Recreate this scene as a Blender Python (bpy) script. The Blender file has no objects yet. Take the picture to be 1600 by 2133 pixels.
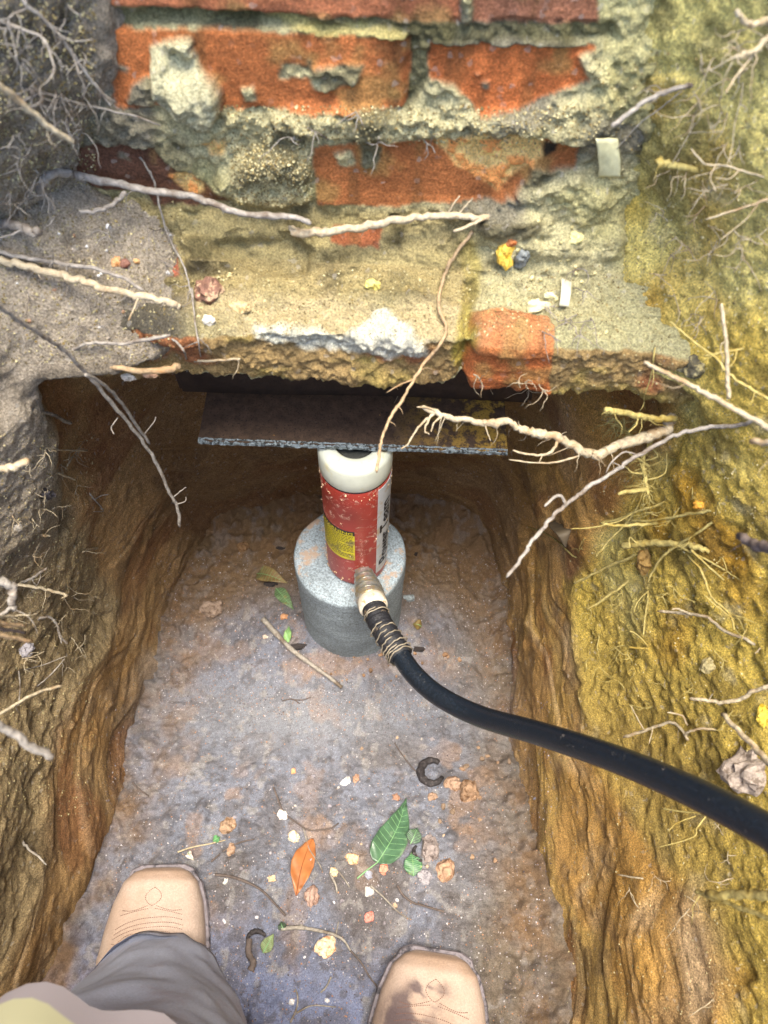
import bpy, bmesh, math, random
import numpy as np
from mathutils import Vector, Matrix
from mathutils.bvhtree import BVHTree
random.seed(7); rs = np.random.RandomState(7)
S = bpy.context.scene
# ------------------------------------------------------------------ camera
CAMZ = 1.18; FPX = 1604.0; A = math.radians(30.2); RHO = math.radians(2.1)
Fv = Vector((0, math.sin(A), -math.cos(A))); U0 = Vector((0, math.cos(A), math.sin(A))); R0 = Vector((1, 0, 0))
Rv = R0*math.cos(RHO) + U0*math.sin(RHO); Uv = U0*math.cos(RHO) - R0*math.sin(RHO)
CAM = Vector((0, 0, CAMZ))
cd = bpy.data.cameras.new('camera'); cam = bpy.data.objects.new('camera', cd); S.collection.objects.link(cam)
m = Matrix((Rv, Uv, -Fv)).transposed().to_4x4(); m.translation = CAM; cam.matrix_world = m
cd.sensor_fit = 'HORIZONTAL'; cd.sensor_width = 36; cd.lens = 36*FPX/1600; cd.clip_start = .01; cd.clip_end = 500
cd.dof.use_dof = True; cd.dof.focus_distance = .92; cd.dof.aperture_fstop = 11
S.camera = cam
# ------------------------------------------------------------------ world, sun, exposure
w = bpy.data.worlds.new('World'); S.world = w; w.use_nodes = True
nt = w.node_tree; sky = nt.nodes.new('ShaderNodeTexSky'); sky.sky_type = 'NISHITA'; sky.sun_disc = False
sky.sun_elevation = math.radians(62); sky.sun_rotation = math.radians(195)
bg = nt.nodes['Background']; bg.inputs[1].default_value = .13
nt.links.new(sky.outputs[0], bg.inputs[0])
sd = bpy.data.lights.new('sun', 'SUN'); sd.energy = 2.6; sd.angle = math.radians(34); sd.color = (1, .9, .74)
sun = bpy.data.objects.new('sun', sd); S.collection.objects.link(sun)
sun.rotation_euler = Vector((-.05, .12, -1)).to_track_quat('-Z', 'Y').to_euler()
S.view_settings.view_transform = 'Standard'; S.view_settings.look = 'None'; S.view_settings.gamma = 1
S.view_settings.exposure = 2.4
# ------------------------------------------------------------------ helpers
def ray(px, py): return Fv + Rv*((px-800)/FPX) + Uv*((1066.5-py)/FPX)
def P(px, py, d): return CAM + ray(px, py)*d
def PY(px, py, Y): r = ray(px, py); return CAM + r*(Y/r.y)
def PZ(px, py, z): r = ray(px, py); return CAM + r*((z-CAMZ)/r.z)
def topx(X, Y, Z):
    vx, vy, vz = X, Y, Z-CAMZ
    d = vx*Fv.x+vy*Fv.y+vz*Fv.z; d = np.where(d < .05, .05, d)
    return 800+FPX*(vx*Rv.x+vy*Rv.y+vz*Rv.z)/d, 1066.5-FPX*(vx*Uv.x+vy*Uv.y+vz*Uv.z)/d
def _h(ix, iy, iz, s):
    n = (ix.astype(np.int64)*374761393 + iy.astype(np.int64)*668265263 + iz.astype(np.int64)*2147483647 + s*974634777) & 0xffffffff
    n = ((n ^ (n >> 13))*1274126177) & 0xffffffff
    n = ((n ^ (n >> 15))*2246822519) & 0xffffffff
    return ((n ^ (n >> 16)) & 0xffff)/32767.5-1
def vn(x, y, z=0, s=0):
    x, y, z = np.broadcast_arrays(np.asarray(x, float), np.asarray(y, float), np.asarray(z, float))
    fx, fy, fz = np.floor(x), np.floor(y), np.floor(z); tx, ty, tz = x-fx, y-fy, z-fz
    tx = tx*tx*(3-2*tx); ty = ty*ty*(3-2*ty); tz = tz*tz*(3-2*tz); r = 0
    for i in (0, 1):
        wx = tx if i else 1-tx
        for j in (0, 1):
            wy = ty if j else 1-ty
            for k in (0, 1):
                r = r + wx*wy*(tz if k else 1-tz)*_h(fx+i, fy+j, fz+k, s)
    return r
def fbm(x, y, z=0, o=4, s=0, g=.5):
    r = 0; a = 1; t = 0; f = 1
    for i in range(o):
        r = r + a*vn(x*f+i*13.7, y*f+i*7.1, np.asarray(z)*f+i*3.3, s+i); t += a; a *= g; f *= 2.03
    return r/t*1.6
def ridged(x, y, z=0, o=3, s=0):
    r = 0; a = 1; t = 0; f = 1
    for i in range(o):
        r = r + a*(1-2*np.abs(vn(x*f+i*5, y*f+i*9, np.asarray(z)*f, s+i))); t += a; a *= .5; f *= 2.1
    return r/t
def sm(a, b, x): t = np.clip((x-a)/(b-a), 0, 1); return t*t*(3-2*t)
def lin(c):  # 0..255 display colour -> linear
    c = np.array(c, float)/255; return np.where(c <= .04045, c/12.92, ((c+.055)/1.055)**2.4)
def mixc(a, b, t): return a + (b-a)*t[..., None]
def inpoly(x, y, poly):
    c = np.zeros(x.shape, bool); n = len(poly); j = n-1
    for i in range(n):
        xi, yi = poly[i]; xj, yj = poly[j]
        if yi != yj:
            c ^= ((yi > y) != (yj > y)) & (x < (xj-xi)*(y-yi)/(yj-yi)+xi)
        j = i
    return c
def blur(a, n=1):
    a = a.astype(float)
    for _ in range(n):
        b = a.copy(); b[1:-1] = (a[:-2]+2*a[1:-1]+a[2:])/4; a = b.copy(); a[:, 1:-1] = (b[:, :-2]+2*b[:, 1:-1]+b[:, 2:])/4
    return a
def tag(o, label=None, cat=None, group=None, kind=None):
    if label: o['label'] = label
    if cat: o['category'] = cat
    if group: o['group'] = group
    if kind: o['kind'] = kind
    return o
def link(name, me, mat=None, parent=None, smooth=True):
    o = bpy.data.objects.new(name, me); S.collection.objects.link(o)
    if mat: me.materials.append(mat)
    if smooth and len(me.polygons): me.polygons.foreach_set('use_smooth', [True]*len(me.polygons))
    if parent: o.parent = parent
    return o
def mesh(name, v, f): me = bpy.data.meshes.new(name); me.from_pydata([tuple(p) for p in v], [], f); me.update(); return me
def empty(name, loc=(0, 0, 0)): o = bpy.data.objects.new(name, None); o.location = loc; o.empty_display_size = .02; S.collection.objects.link(o); return o
def grid_mesh(name, Pt, col=None, closed=False, flip=False):
    nu, nv = Pt.shape[:2]; V = Pt.reshape(-1, 3); idx = np.arange(nu*nv).reshape(nu, nv)
    if closed: idx = np.vstack([idx, idx[:1]])
    a, b, c, d = idx[:-1, :-1], idx[1:, :-1], idx[1:, 1:], idx[:-1, 1:]
    q = np.stack([a, b, c, d], -1).reshape(-1, 4)
    if flip: q = q[:, ::-1]
    me = bpy.data.meshes.new(name); me.vertices.add(len(V)); me.vertices.foreach_set('co', V.astype(np.float32).ravel())
    me.loops.add(q.size); me.loops.foreach_set('vertex_index', q.ravel().astype(np.int32))
    me.polygons.add(len(q)); me.polygons.foreach_set('loop_start', np.arange(0, q.size, 4, dtype=np.int32))
    me.update(calc_edges=True); me.validate()
    if col is not None: setcol(me, col)
    return me
def setcol(me, col):
    at = me.attributes.new('Col', 'FLOAT_COLOR', 'POINT'); c = np.ones((len(me.vertices), 4), np.float32)
    c[:, :3] = np.clip(col.reshape(-1, 3), 0.003, .95); at.data.foreach_set('color', c.ravel())
def gnormal(Pt, closed=False):
    if closed: du = np.roll(Pt, -1, 0)-np.roll(Pt, 1, 0)
    else: du = np.gradient(Pt, axis=0)
    dv = np.gradient(Pt, axis=1); n = np.cross(du, dv); return n/(np.linalg.norm(n, axis=-1, keepdims=True)+1e-12)
# ------------------------------------------------------------------ materials
def newmat(name):
    mt = bpy.data.materials.new(name); mt.use_nodes = True; t = mt.node_tree; return mt, t, t.nodes['Principled BSDF']
def N(t, typ, **k):
    n = t.nodes.new(typ)
    for a, b in k.items():
        if a.startswith('_'): n.inputs[a[1:].replace('_', ' ')].default_value = b
        else: setattr(n, a, b)
    return n
def mul(t, a, b, fac=1, mode='MULTIPLY'):
    x = t.nodes.new('ShaderNodeMix'); x.data_type = 'RGBA'; x.blend_type = mode
    if isinstance(fac, (int, float)): x.inputs[0].default_value = fac
    else: t.links.new(fac, x.inputs[0])
    for s, i in ((a, 6), (b, 7)):
        if isinstance(s, (tuple, list)): x.inputs[i].default_value = (*s[:3], 1)
        else: t.links.new(s, x.inputs[i])
    return x.outputs[2]
def ramp(t, src, stops):
    r = t.nodes.new('ShaderNodeValToRGB'); t.links.new(src, r.inputs[0]); e = r.color_ramp.elements
    while len(e) < len(stops): e.new(.5)
    for k, (p, c) in zip(e, stops): k.position = p; k.color = (*(c if isinstance(c, (tuple, list)) else (c, c, c)), 1)
    return r.outputs[0]
def soilmat(name, rough=.9, grain=.45, bump=1., fine=620, spec=.25, attr=True, base=(.3, .3, .3), specks=.35):
    mt, t, b = newmat(name); tc = N(t, 'ShaderNodeTexCoord'); L = t.links
    if attr: at = N(t, 'ShaderNodeAttribute', attribute_name='Col'); c = at.outputs['Color']
    else: c = base
    n1 = N(t, 'ShaderNodeTexNoise', _Scale=fine, _Detail=3., _Roughness=.7); L.new(tc.outputs['Object'], n1.inputs['Vector'])
    n2 = N(t, 'ShaderNodeTexNoise', _Scale=fine*.22, _Detail=6., _Roughness=.82); L.new(tc.outputs['Object'], n2.inputs['Vector'])
    v = N(t, 'ShaderNodeTexVoronoi', _Scale=fine*.5); L.new(tc.outputs['Object'], v.inputs['Vector'])
    g = ramp(t, n1.outputs[0], [(.36, 1-grain), (.5, 1.), (.64, 1+grain*1.2)])
    c = mul(t, c, g)
    c = mul(t, c, ramp(t, n2.outputs[0], [(.3, 1-grain*.7), (.7, 1+grain*.6)]))
    if specks:
        sp = ramp(t, v.outputs['Color'], [(.86, 0.), (.93, specks)])
        c = mul(t, c, (.6, .56, .5), sp, 'MIX')
    L.new(c, b.inputs['Base Color']); b.inputs['Roughness'].default_value = rough
    b.inputs['Specular IOR Level'].default_value = spec
    ad = N(t, 'ShaderNodeMath', operation='ADD'); m1 = N(t, 'ShaderNodeMath', operation='MULTIPLY'); m1.inputs[1].default_value = .35
    L.new(n1.outputs[0], m1.inputs[0]); L.new(m1.outputs[0], ad.inputs[0]); L.new(n2.outputs[0], ad.inputs[1])
    bp = N(t, 'ShaderNodeBump', _Strength=1., _Distance=.0075*bump); L.new(ad.outputs[0], bp.inputs['Height']); L.new(bp.outputs[0], b.inputs['Normal'])
    return mt
def plain(name, col, rough=.6, metal=0., var=.25, scale=120, bump=.0005, spec=.4, second=None, sec=(.55, .65), secscale=30):
    mt, t, b = newmat(name); L = t.links; tc = N(t, 'ShaderNodeTexCoord')
    n = N(t, 'ShaderNodeTexNoise', _Scale=scale, _Detail=6., _Roughness=.65); L.new(tc.outputs['Object'], n.inputs['Vector'])
    c = mul(t, tuple(col), ramp(t, n.outputs[0], [(.3, 1-var), (.7, 1+var)]))
    if second is not None:
        n2 = N(t, 'ShaderNodeTexNoise', _Scale=secscale, _Detail=7., _Roughness=.7); L.new(tc.outputs['Object'], n2.inputs['Vector'])
        c = mul(t, c, tuple(second), ramp(t, n2.outputs[0], [(sec[0], 0.), (sec[1], 1.)]), 'MIX')
    L.new(c, b.inputs['Base Color']); b.inputs['Roughness'].default_value = rough; b.inputs['Metallic'].default_value = metal
    b.inputs['Specular IOR Level'].default_value = spec
    bp = N(t, 'ShaderNodeBump', _Strength=.8, _Distance=bump); L.new(n.outputs[0], bp.inputs['Height']); L.new(bp.outputs[0], b.inputs['Normal'])
    return mt
M_soil = soilmat('soil', grain=.42, bump=1.2)
M_floor = soilmat('packed_dirt', grain=.26, bump=.7, specks=.12)
M_wall = soilmat('brick_and_mortar', grain=.36, bump=1.0, specks=.3)
# ------------------------------------------------------------------ pit wall (one closed sheet, real relief)
Zf = np.array([-.05, .12, .30, .48, .60, .685, .705, .745, .80, .90, 1.00, 1.075])
def lv(*a): return a
RR = [(-.05, -.80)]
LV = {
 -.05: lv((-.40,-.72),(-.41,-.25),(-.345,.04),(-.355,.23),(-.340,.38),(-.345,.54),(-.27,.66),(-.05,.70),(.14,.675),(.205,.55),(.200,.40),(.195,.25),(.205,.05),(.23,-.25),(.25,-.72)),
  .12: lv((-.41,-.72),(-.42,-.25),(-.352,.04),(-.362,.23),(-.355,.38),(-.345,.54),(-.27,.65),(-.05,.69),(.14,.67),(.205,.55),(.212,.40),(.215,.25),(.225,.05),(.25,-.25),(.26,-.72)),
  .30: lv((-.42,-.72),(-.43,-.25),(-.378,.04),(-.380,.23),(-.365,.38),(-.325,.54),(-.26,.635),(-.05,.665),(.14,.65),(.20,.55),(.235,.40),(.25,.25),(.262,.05),(.28,-.25),(.28,-.72)),
  .48: lv((-.42,-.72),(-.45,-.25),(-.405,.04),(-.392,.23),(-.335,.36),(-.345,.50),(-.255,.625),(-.05,.65),(.14,.63),(.215,.52),(.258,.385),(.295,.25),(.32,.05),(.33,-.25),(.30,-.72)),
  .60: lv((-.43,-.72),(-.47,-.25),(-.43,.04),(-.388,.23),(-.298,.37),(-.335,.48),(-.255,.62),(-.05,.64),(.14,.62),(.235,.50),(.258,.385),(.315,.25),(.355,.05),(.365,-.25),(.32,-.72)),
 .685: lv((-.44,-.72),(-.47,-.25),(-.46,.04),(-.385,.23),(-.285,.37),(-.315,.46),(-.255,.62),(-.05,.64),(.14,.62),(.235,.48),(.256,.385),(.33,.25),(.38,.05),(.39,-.25),(.34,-.72)),
 .705: lv((-.44,-.72),(-.47,-.25),(-.46,.04),(-.40,.23),(-.295,.37),(-.20,.405),(-.155,.46),(-.05,.54),(.12,.54),(.19,.43),(.245,.385),(.335,.25),(.385,.05),(.395,-.25),(.34,-.72)),
 .745: lv((-.44,-.72),(-.47,-.25),(-.46,.04),(-.40,.23),(-.30,.38),(-.215,.435),(-.155,.50),(-.05,.54),(.12,.54),(.19,.46),(.245,.39),(.34,.25),(.395,.05),(.405,-.25),(.35,-.72)),
  .80: lv((-.44,-.72),(-.47,-.25),(-.46,.04),(-.40,.23),(-.31,.41),(-.265,.485),(-.20,.53),(-.05,.54),(.12,.54),(.18,.50),(.24,.41),(.345,.25),(.41,.05),(.42,-.25),(.36,-.72)),
  .90: lv((-.45,-.72),(-.48,-.25),(-.46,.04),(-.39,.23),(-.27,.41),(-.19,.49),(-.16,.53),(-.05,.54),(.10,.54),(.155,.50),(.225,.42),(.35,.25),(.43,.05),(.44,-.25),(.37,-.72)),
  1.0: lv((-.46,-.72),(-.49,-.25),(-.46,.04),(-.37,.23),(-.25,.40),(-.18,.485),(-.15,.53),(-.05,.54),(.10,.54),(.155,.495),(.225,.41),(.35,.25),(.43,.05),(.44,-.25),(.37,-.72)),
 1.075: lv((-.48,-.74),(-.50,-.25),(-.47,.04),(-.38,.23),(-.25,.39),(-.18,.475),(-.15,.53),(-.05,.54),(.10,.54),(.155,.49),(.23,.40),(.36,.25),(.45,.05),(.46,-.25),(.39,-.74)),
}
CT = np.array([RR + list(LV[round(z, 3)]) for z in Zf])   # levels x 16 x 2
def pitwall():
    # closed parameter, dense where it is seen
    def seg(a, b, n): return np.linspace(a, b, n, endpoint=False)
    s = np.concatenate([seg(0, 2, 24), seg(2, 6.5, 300), seg(6.5, 10, 200), seg(10, 14, 300), seg(14, 16, 24)])
    z = np.concatenate([seg(-.05, .02, 10), seg(.02, .68, 340), seg(.68, .71, 26), seg(.71, .99, 130), np.linspace(.99, 1.075, 14)])
    # levels
    k = np.clip(np.searchsorted(Zf, z, side='right')-1, 0, len(Zf)-2); t = (z-Zf[k])/(Zf[k+1]-Zf[k]); t = t*.6+.4*t*t*(3-2*t)
    C = CT[k]*(1-t)[:, None, None]+CT[k+1]*t[:, None, None]       # nz,16,2
    i = np.floor(s).astype(int); f = s-i
    def g(o): return C[:, (i+o) % 16, :]
    p0, p1, p2, p3 = g(-1), g(0), g(1), g(2); f = f[None, :, None]
    Q = .5*((2*p1)+(-p0+p2)*f+(2*p0-5*p1+4*p2-p3)*f*f+(-p0+3*p1-3*p2+p3)*f**3)
    Pt = np.zeros((len(s), len(z), 3)); Pt[..., 0] = Q[..., 0].T; Pt[..., 1] = Q[..., 1].T; Pt[..., 2] = z[None]
    n = gnormal(Pt, True)
    # make sure normal points into the pit
    c = np.array([-.08, .0, .5]);
    if ((c-Pt)*n).sum(-1).mean() < 0: n = -n
    X, Y, Z = Pt[..., 0], Pt[..., 1], Pt[..., 2]
    right = sm(-.1, .1, X)
    zb = .25+.06*right+.10*sm(.25, .0, Y)*sm(0, .1, X)+.07*fbm(X*5, Y*5, Z*3, 3, 11)                       # clay below, sandy soil above
    tun = sm(.395, .43, Y+.02*fbm(X*20, Z*20, Y*9, 2, 4))*(1-sm(.66, .70, Z))
    clay = np.maximum(1-sm(-.025, .025, Z-zb), tun)
    # relief
    big = fbm(X*5, Y*5, Z*5, 3, 21)*.011
    mid = fbm(X*28, Y*28, Z*28, 4, 31)*.0065
    lump = np.maximum(0, fbm(X*60, Y*60, Z*60, 3, 41))**1.3*.010
    arc = np.arctan2(Y-.1, X+.08)
    wz = arc*.22+.03*vn(X*9, Y*9, Z*5, 5)
    strf = Z*1.25+.16*fbm(X*4, Y*4, Z*3, 3, 6)+.05*np.sin(Y*7+X*9)
    uu = strf*6+wz*1.2+.45*fbm(X*5, Y*5, Z*5, 2, 5)+.5*vn(Z*6, 3, 0, 8); fr_ = uu-np.floor(uu); amp = np.clip(.45+.5*_h(np.floor(uu), np.floor(uu)*0, np.floor(uu)*0, 9)+1.1*fbm(arc*1.6+np.floor(uu)*3.7, uu*.6, 0, 3, 13), 0, 1.15)*(1-.75*sm(.55, .62, Y)); gou = (fr_-sm(.9, 1, fr_))*.006*amp*(.35+.65*sm(-.3, .4, fbm(X*5, Y*5, Z*5, 2, 16)))+fbm(X*9, Y*7, Z*9, 3, 14)*.005+np.maximum(0, fbm(X*38, Y*38, Z*38, 3, 15)-.3)*.006+sm(.2, .8, 2*np.abs(((wz*4.2+.7*_h(np.floor(uu), 0*uu, 0*uu, 4)) % 1)-.5))*.006+ridged(strf*44+.8*vn(X*9, Y*9, Z*6, 5), wz*3.5, 0, 1, 53)*.0006
    stri = ridged(strf*150+1.2*vn(X*14, Y*14, Z*9, 6), wz*7, 0, 2, 61)*.0009
    step = 0
    pits = -np.maximum(0, fbm(X*45, Y*45, Z*45, 2, 81)-.45)*.03
    hs = big*1.1+mid*.18+pits*.35+fbm(X*110, Y*110, Z*110, 3, 33)*.0024+fbm(X*260, Y*260, Z*260, 2, 34)*.0008+sm(0, .12, fbm(X*9, Y*9, Z*4, 3, 35))*.004
    hc = big+gou+stri+step+fbm(X*40, Y*30, Z*40, 4, 91)*.0022
    fade = sm(-.05, .05, Z)*.8+.2
    h = (hs*(1-clay)+hc*clay)*fade
    # soil lip where topsoil overhangs clay
    h = h+np.exp(-((Z-zb-.01)/.018)**2)*.010*(1-tun)*(.4+.6*vn(X*15, Y*15, 0, 3))
    h = h*np.where((np.abs(Z-.70) < .02), .6, 1)
    Pt = Pt+n*h[..., None]
    # soil colours, the right bank painted with a yellow light cast
    px, py = topx(X, Y, Z)
    greyS = lin((172, 160, 142)); sandL = lin((164, 144, 108)); yel = lin((208, 182, 88)); yel2 = lin((228, 214, 132))
    brown = lin((178, 144, 98)); orange = lin((196, 152, 82)); pale = lin((206, 180, 146)); redb = lin((128, 72, 40)); dark = lin((58, 50, 36))
    n1 = fbm(X*9, Y*9, Z*9, 4, 101); n2 = fbm(X*30, Y*30, Z*30, 4, 111); n3 = fbm(X*4, Y*4, Z*4, 2, 121)
    upL = mixc(np.broadcast_to(sandL, X.shape+(3,)), greyS, sm(.40, .66, Z+.06*n1))
    upR = mixc(np.broadcast_to(yel, X.shape+(3,)), yel2, sm(-.1, .7, n1+.8*sm(.6, .9, Z)-.2))
    upR = mixc(upR, lin((176, 130, 34)), sm(.25, .7, fbm(X*7, Y*7, Z*7, 3, 131))*.8)
    upR = mixc(upR, lin((150, 128, 78)), sm(.15, .5, n3)*.5*(1-sm(.2, .5, Z)))
    up = mixc(upL, upR, right)
    up = mixc(up, dark, sm(.25, .7, n2)*.45); up = mixc(up, lin((110, 92, 48)), right*sm(.25, .6, fbm(X*14, Y*14, Z*14, 4, 145))*.5)
    up = mixc(up, lin((208, 196, 150)), sm(.45, .9, fbm(X*40, Y*40, Z*40, 3, 141))*.5*right)
    cl = mixc(np.broadcast_to(brown, X.shape+(3,)), orange, right*sm(-.5, .3, n1+.2)*sm(.0, .3, Z))
    cl = mixc(cl, lin((156, 118, 68)), (1-right)*sm(.0, .5, fbm(X*12, Y*12, Z*3, 3, 5))*.6)
    cl = mixc(cl, pale, sm(.1, .6, fbm(strf*8, X*6, Y*8, 4, 151))*.6*(1-tun*.7))
    cl = mixc(cl, lin((196,166,96)), right*sm(.0, .5, fbm(X*9, Y*9, Z*9, 4, 155))*.55*(1-tun*.6)); cl = mixc(cl, lin((112,92,70)), sm(.2, .6, n2)*.5)
    cl = mixc(cl, redb, sm(.15, .6, fbm(strf*12, X*8, Y*8, 3, 161))*.5)
    cl = cl*(1+.15*fbm(strf*150+1.5*fbm(X*8, Y*8, Z*8, 2, 5), 0, Y*8, 3, 171))[..., None]; cl = mixc(cl, lin((206, 186, 156)), sm(.80, .99, fr_)*.3*amp*(1-tun*.7))  # last mix paints pale lit edges along the clay ledges
    cl = mixc(cl, lin((150, 138, 134)), sm(.12, -.02, Z)*sm(-.1, .5, n2+.3)*.6*(1-tun))
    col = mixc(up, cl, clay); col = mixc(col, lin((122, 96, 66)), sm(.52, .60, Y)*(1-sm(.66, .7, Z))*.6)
    col = mixc(col, lin((112, 106, 96)), sm(.80, .98, Z+.08*n1)*(1-right)*.6)
    lowr = right*sm(.55, .35, Z)*sm(.35, .15, Y)*(1-clay); col = mixc(col, lin((160, 132, 78)), lowr*.6)
    # painted yellow light cast fades out towards the left
    me = grid_mesh('pit_wall', Pt, col, True)
    o = link('pit_wall', me, M_soil); tag(o, kind='structure'); o['label'] = 'dug soil sides of the pit, grey sand on the left and soil painted with a yellow light cast on the right'
    # ground around the pit
    top = Pt[:, -1, :]; cen = np.array([-.06, -.1]); rad = [0, .01, .03, .07, .14, .3, .6, 1.2, 2.5, 6, 15, 40, 120]
    d = top[:, :2]-cen; dn = d/np.linalg.norm(d, axis=1, keepdims=True)
    G = np.zeros((len(s), len(rad), 3))
    for j, r in enumerate(rad):
        G[:, j, :2] = top[:, :2]+dn*r; G[:, j, 2] = top[:, 2]+.012*(1-math.exp(-r*15))+(.02*fbm(G[:, j, 0]*3, G[:, j, 1]*3, 0, 3, 7) if r > 0 else 0)
    gc = np.broadcast_to(lin((92, 82, 66)), G.shape).copy()*(1+.25*fbm(G[..., 0]*12, G[..., 1]*12, 0, 3, 8))[..., None]
    go = link('ground', grid_mesh('ground', G, gc, True), M_soil); tag(go, kind='structure'); go['label'] = 'bare topsoil around the mouth of the pit'
    return o
wallo = pitwall()
# ------------------------------------------------------------------ floor
def floor_z(X, Y):
    b = .112*(1-sm(.03, .40, Y))
    r = np.hypot(X+.055, Y-.47)
    b = b+.055*np.exp(-(r/.17)**4)
    return b
def floor():
    xs = np.linspace(-.50, .34, 520); ys = np.concatenate([np.linspace(-.78, -.13, 60, endpoint=False), np.linspace(-.13, .74, 560)])
    X, Y = np.meshgrid(xs, ys, indexing='ij')
    Z = floor_z(X, Y)
    px, py = topx(X, Y, Z)
    edge = np.maximum(sm(-.30, -.42, X), sm(.155, .24, X)); edge = np.maximum(edge, 1.5*sm(.54, .74, Y))
    n1 = fbm(X*7, Y*7, 0, 3, 201); n2 = fbm(X*30, Y*30, 0, 4, 211); n3 = fbm(X*90, Y*90, 0, 3, 221)
    smooth = np.exp(-(((px-640)/330)**2+((py-1490)/75)**2))
    cl = sm(.0, .5, fbm(X*16, Y*16, 3, 3, 231))
    h = .010*n1+.0025*n2*(1-.6*smooth)+.0018*n3*(1-.5*smooth)+.035*edge**2
    crack = -np.clip(.10-np.abs(fbm(X*13+.5*n2*.3, Y*13, 0, 3, 241)), 0, 1)*.035*(.4+cl)
    sideclod = sm(430, 300, px)*sm(1050, 1150, py)*sm(1600, 1450, py); lumps = np.maximum(0, fbm(X*48, Y*48, 0, 2, 251)-.12)*.014*(.35+cl+sideclod)*(1-smooth*.8)
    clod = np.maximum(0, fbm(X*36, Y*36, 7, 3, 257))*.014+np.maximum(0, fbm(X*80, Y*80, 8, 2, 258))*.010; rim = np.maximum(sm(-.24, -.33, X-.10*(Y-.3)), np.maximum(sm(.12, .20, X), sm(.50, .62, Y))); h = h+crack*(1-smooth)*.4+lumps*.7+rim*clod
    h = h + np.maximum(0, fbm(X*150, Y*150, 0, 2, 261)-.25)*.0045*(1-.7*smooth)
    Zd = Z+h
    lil = lin((134, 139, 160)); brn = lin((124, 114, 104)); tan = lin((144, 144, 150)); org = lin((172, 138, 112)); dk = lin((96, 88, 88)); wht = lin((168, 162, 162)); blu = lin((138, 146, 184))
    c = np.broadcast_to(lil, X.shape+(3,)).copy()
    tbr = np.maximum(sm(1330, 1080, py+60*n1), sm(880, 1120, px+60*n1)*.9)
    tbr = np.maximum(tbr, sm(430, 300, px)*sm(1500, 1200, py))
    c = mixc(c, brn, np.clip(tbr*.9+.25, 0, 1)); c = mixc(c, lin((120,106,94)), sm(.1, .55, fbm(X*11, Y*11, 2, 3, 203))*.5*(1-smooth)); c = mixc(c, blu, sm(1850, 2100, py+50*n1)*sm(1000, 700, px)*.8)  # last mix paints bluish light into the floor near the camera
    c = mixc(c, tan, smooth*.6)
    c = mixc(c, dk, sm(.1, .6, n2+.15)*.45*(1-smooth)); c = mixc(c, dk, sm(.35, .6, fbm(X*110, Y*110, 2, 2, 275))*.5*(1-smooth*.6))
    c = mixc(c, wht, sm(.42, .75, fbm(X*70, Y*70, 4, 3, 271))*.55)
    oc = sm(.30, .6, fbm(X*26, Y*26, 9, 3, 281))*.75
    zone = np.exp(-(((px-540)/170)**2+((py-1720)/120)**2))+np.exp(-(((px-980)/70)**2+((py-1640)/110)**2))*1.6+np.exp(-(((px-780)/130)**2+((py-1385)/30)**2))*2+np.exp(-(((px-700)/60)**2+((py-1420)/25)**2))
    c = mixc(c, org, np.clip(oc*zone*.9+.25*np.clip(zone-1, 0, 1), 0, .45)); c = mixc(c, org, sm(.5, .8, fbm(X*22, Y*22, 5, 3, 291))*.25)
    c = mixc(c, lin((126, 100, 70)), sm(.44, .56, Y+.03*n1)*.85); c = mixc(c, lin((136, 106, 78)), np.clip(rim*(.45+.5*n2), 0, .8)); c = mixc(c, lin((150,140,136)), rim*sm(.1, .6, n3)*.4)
    c = c*np.array([.82, .85, .84]); me = grid_mesh('pit_floor', np.stack([X, Y, Zd], -1), c)
    o = link('pit_floor', me, M_floor); tag(o, kind='structure'); o['label'] = 'trodden lilac grey dirt floor of the pit'
    return o
flo = floor()
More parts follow.
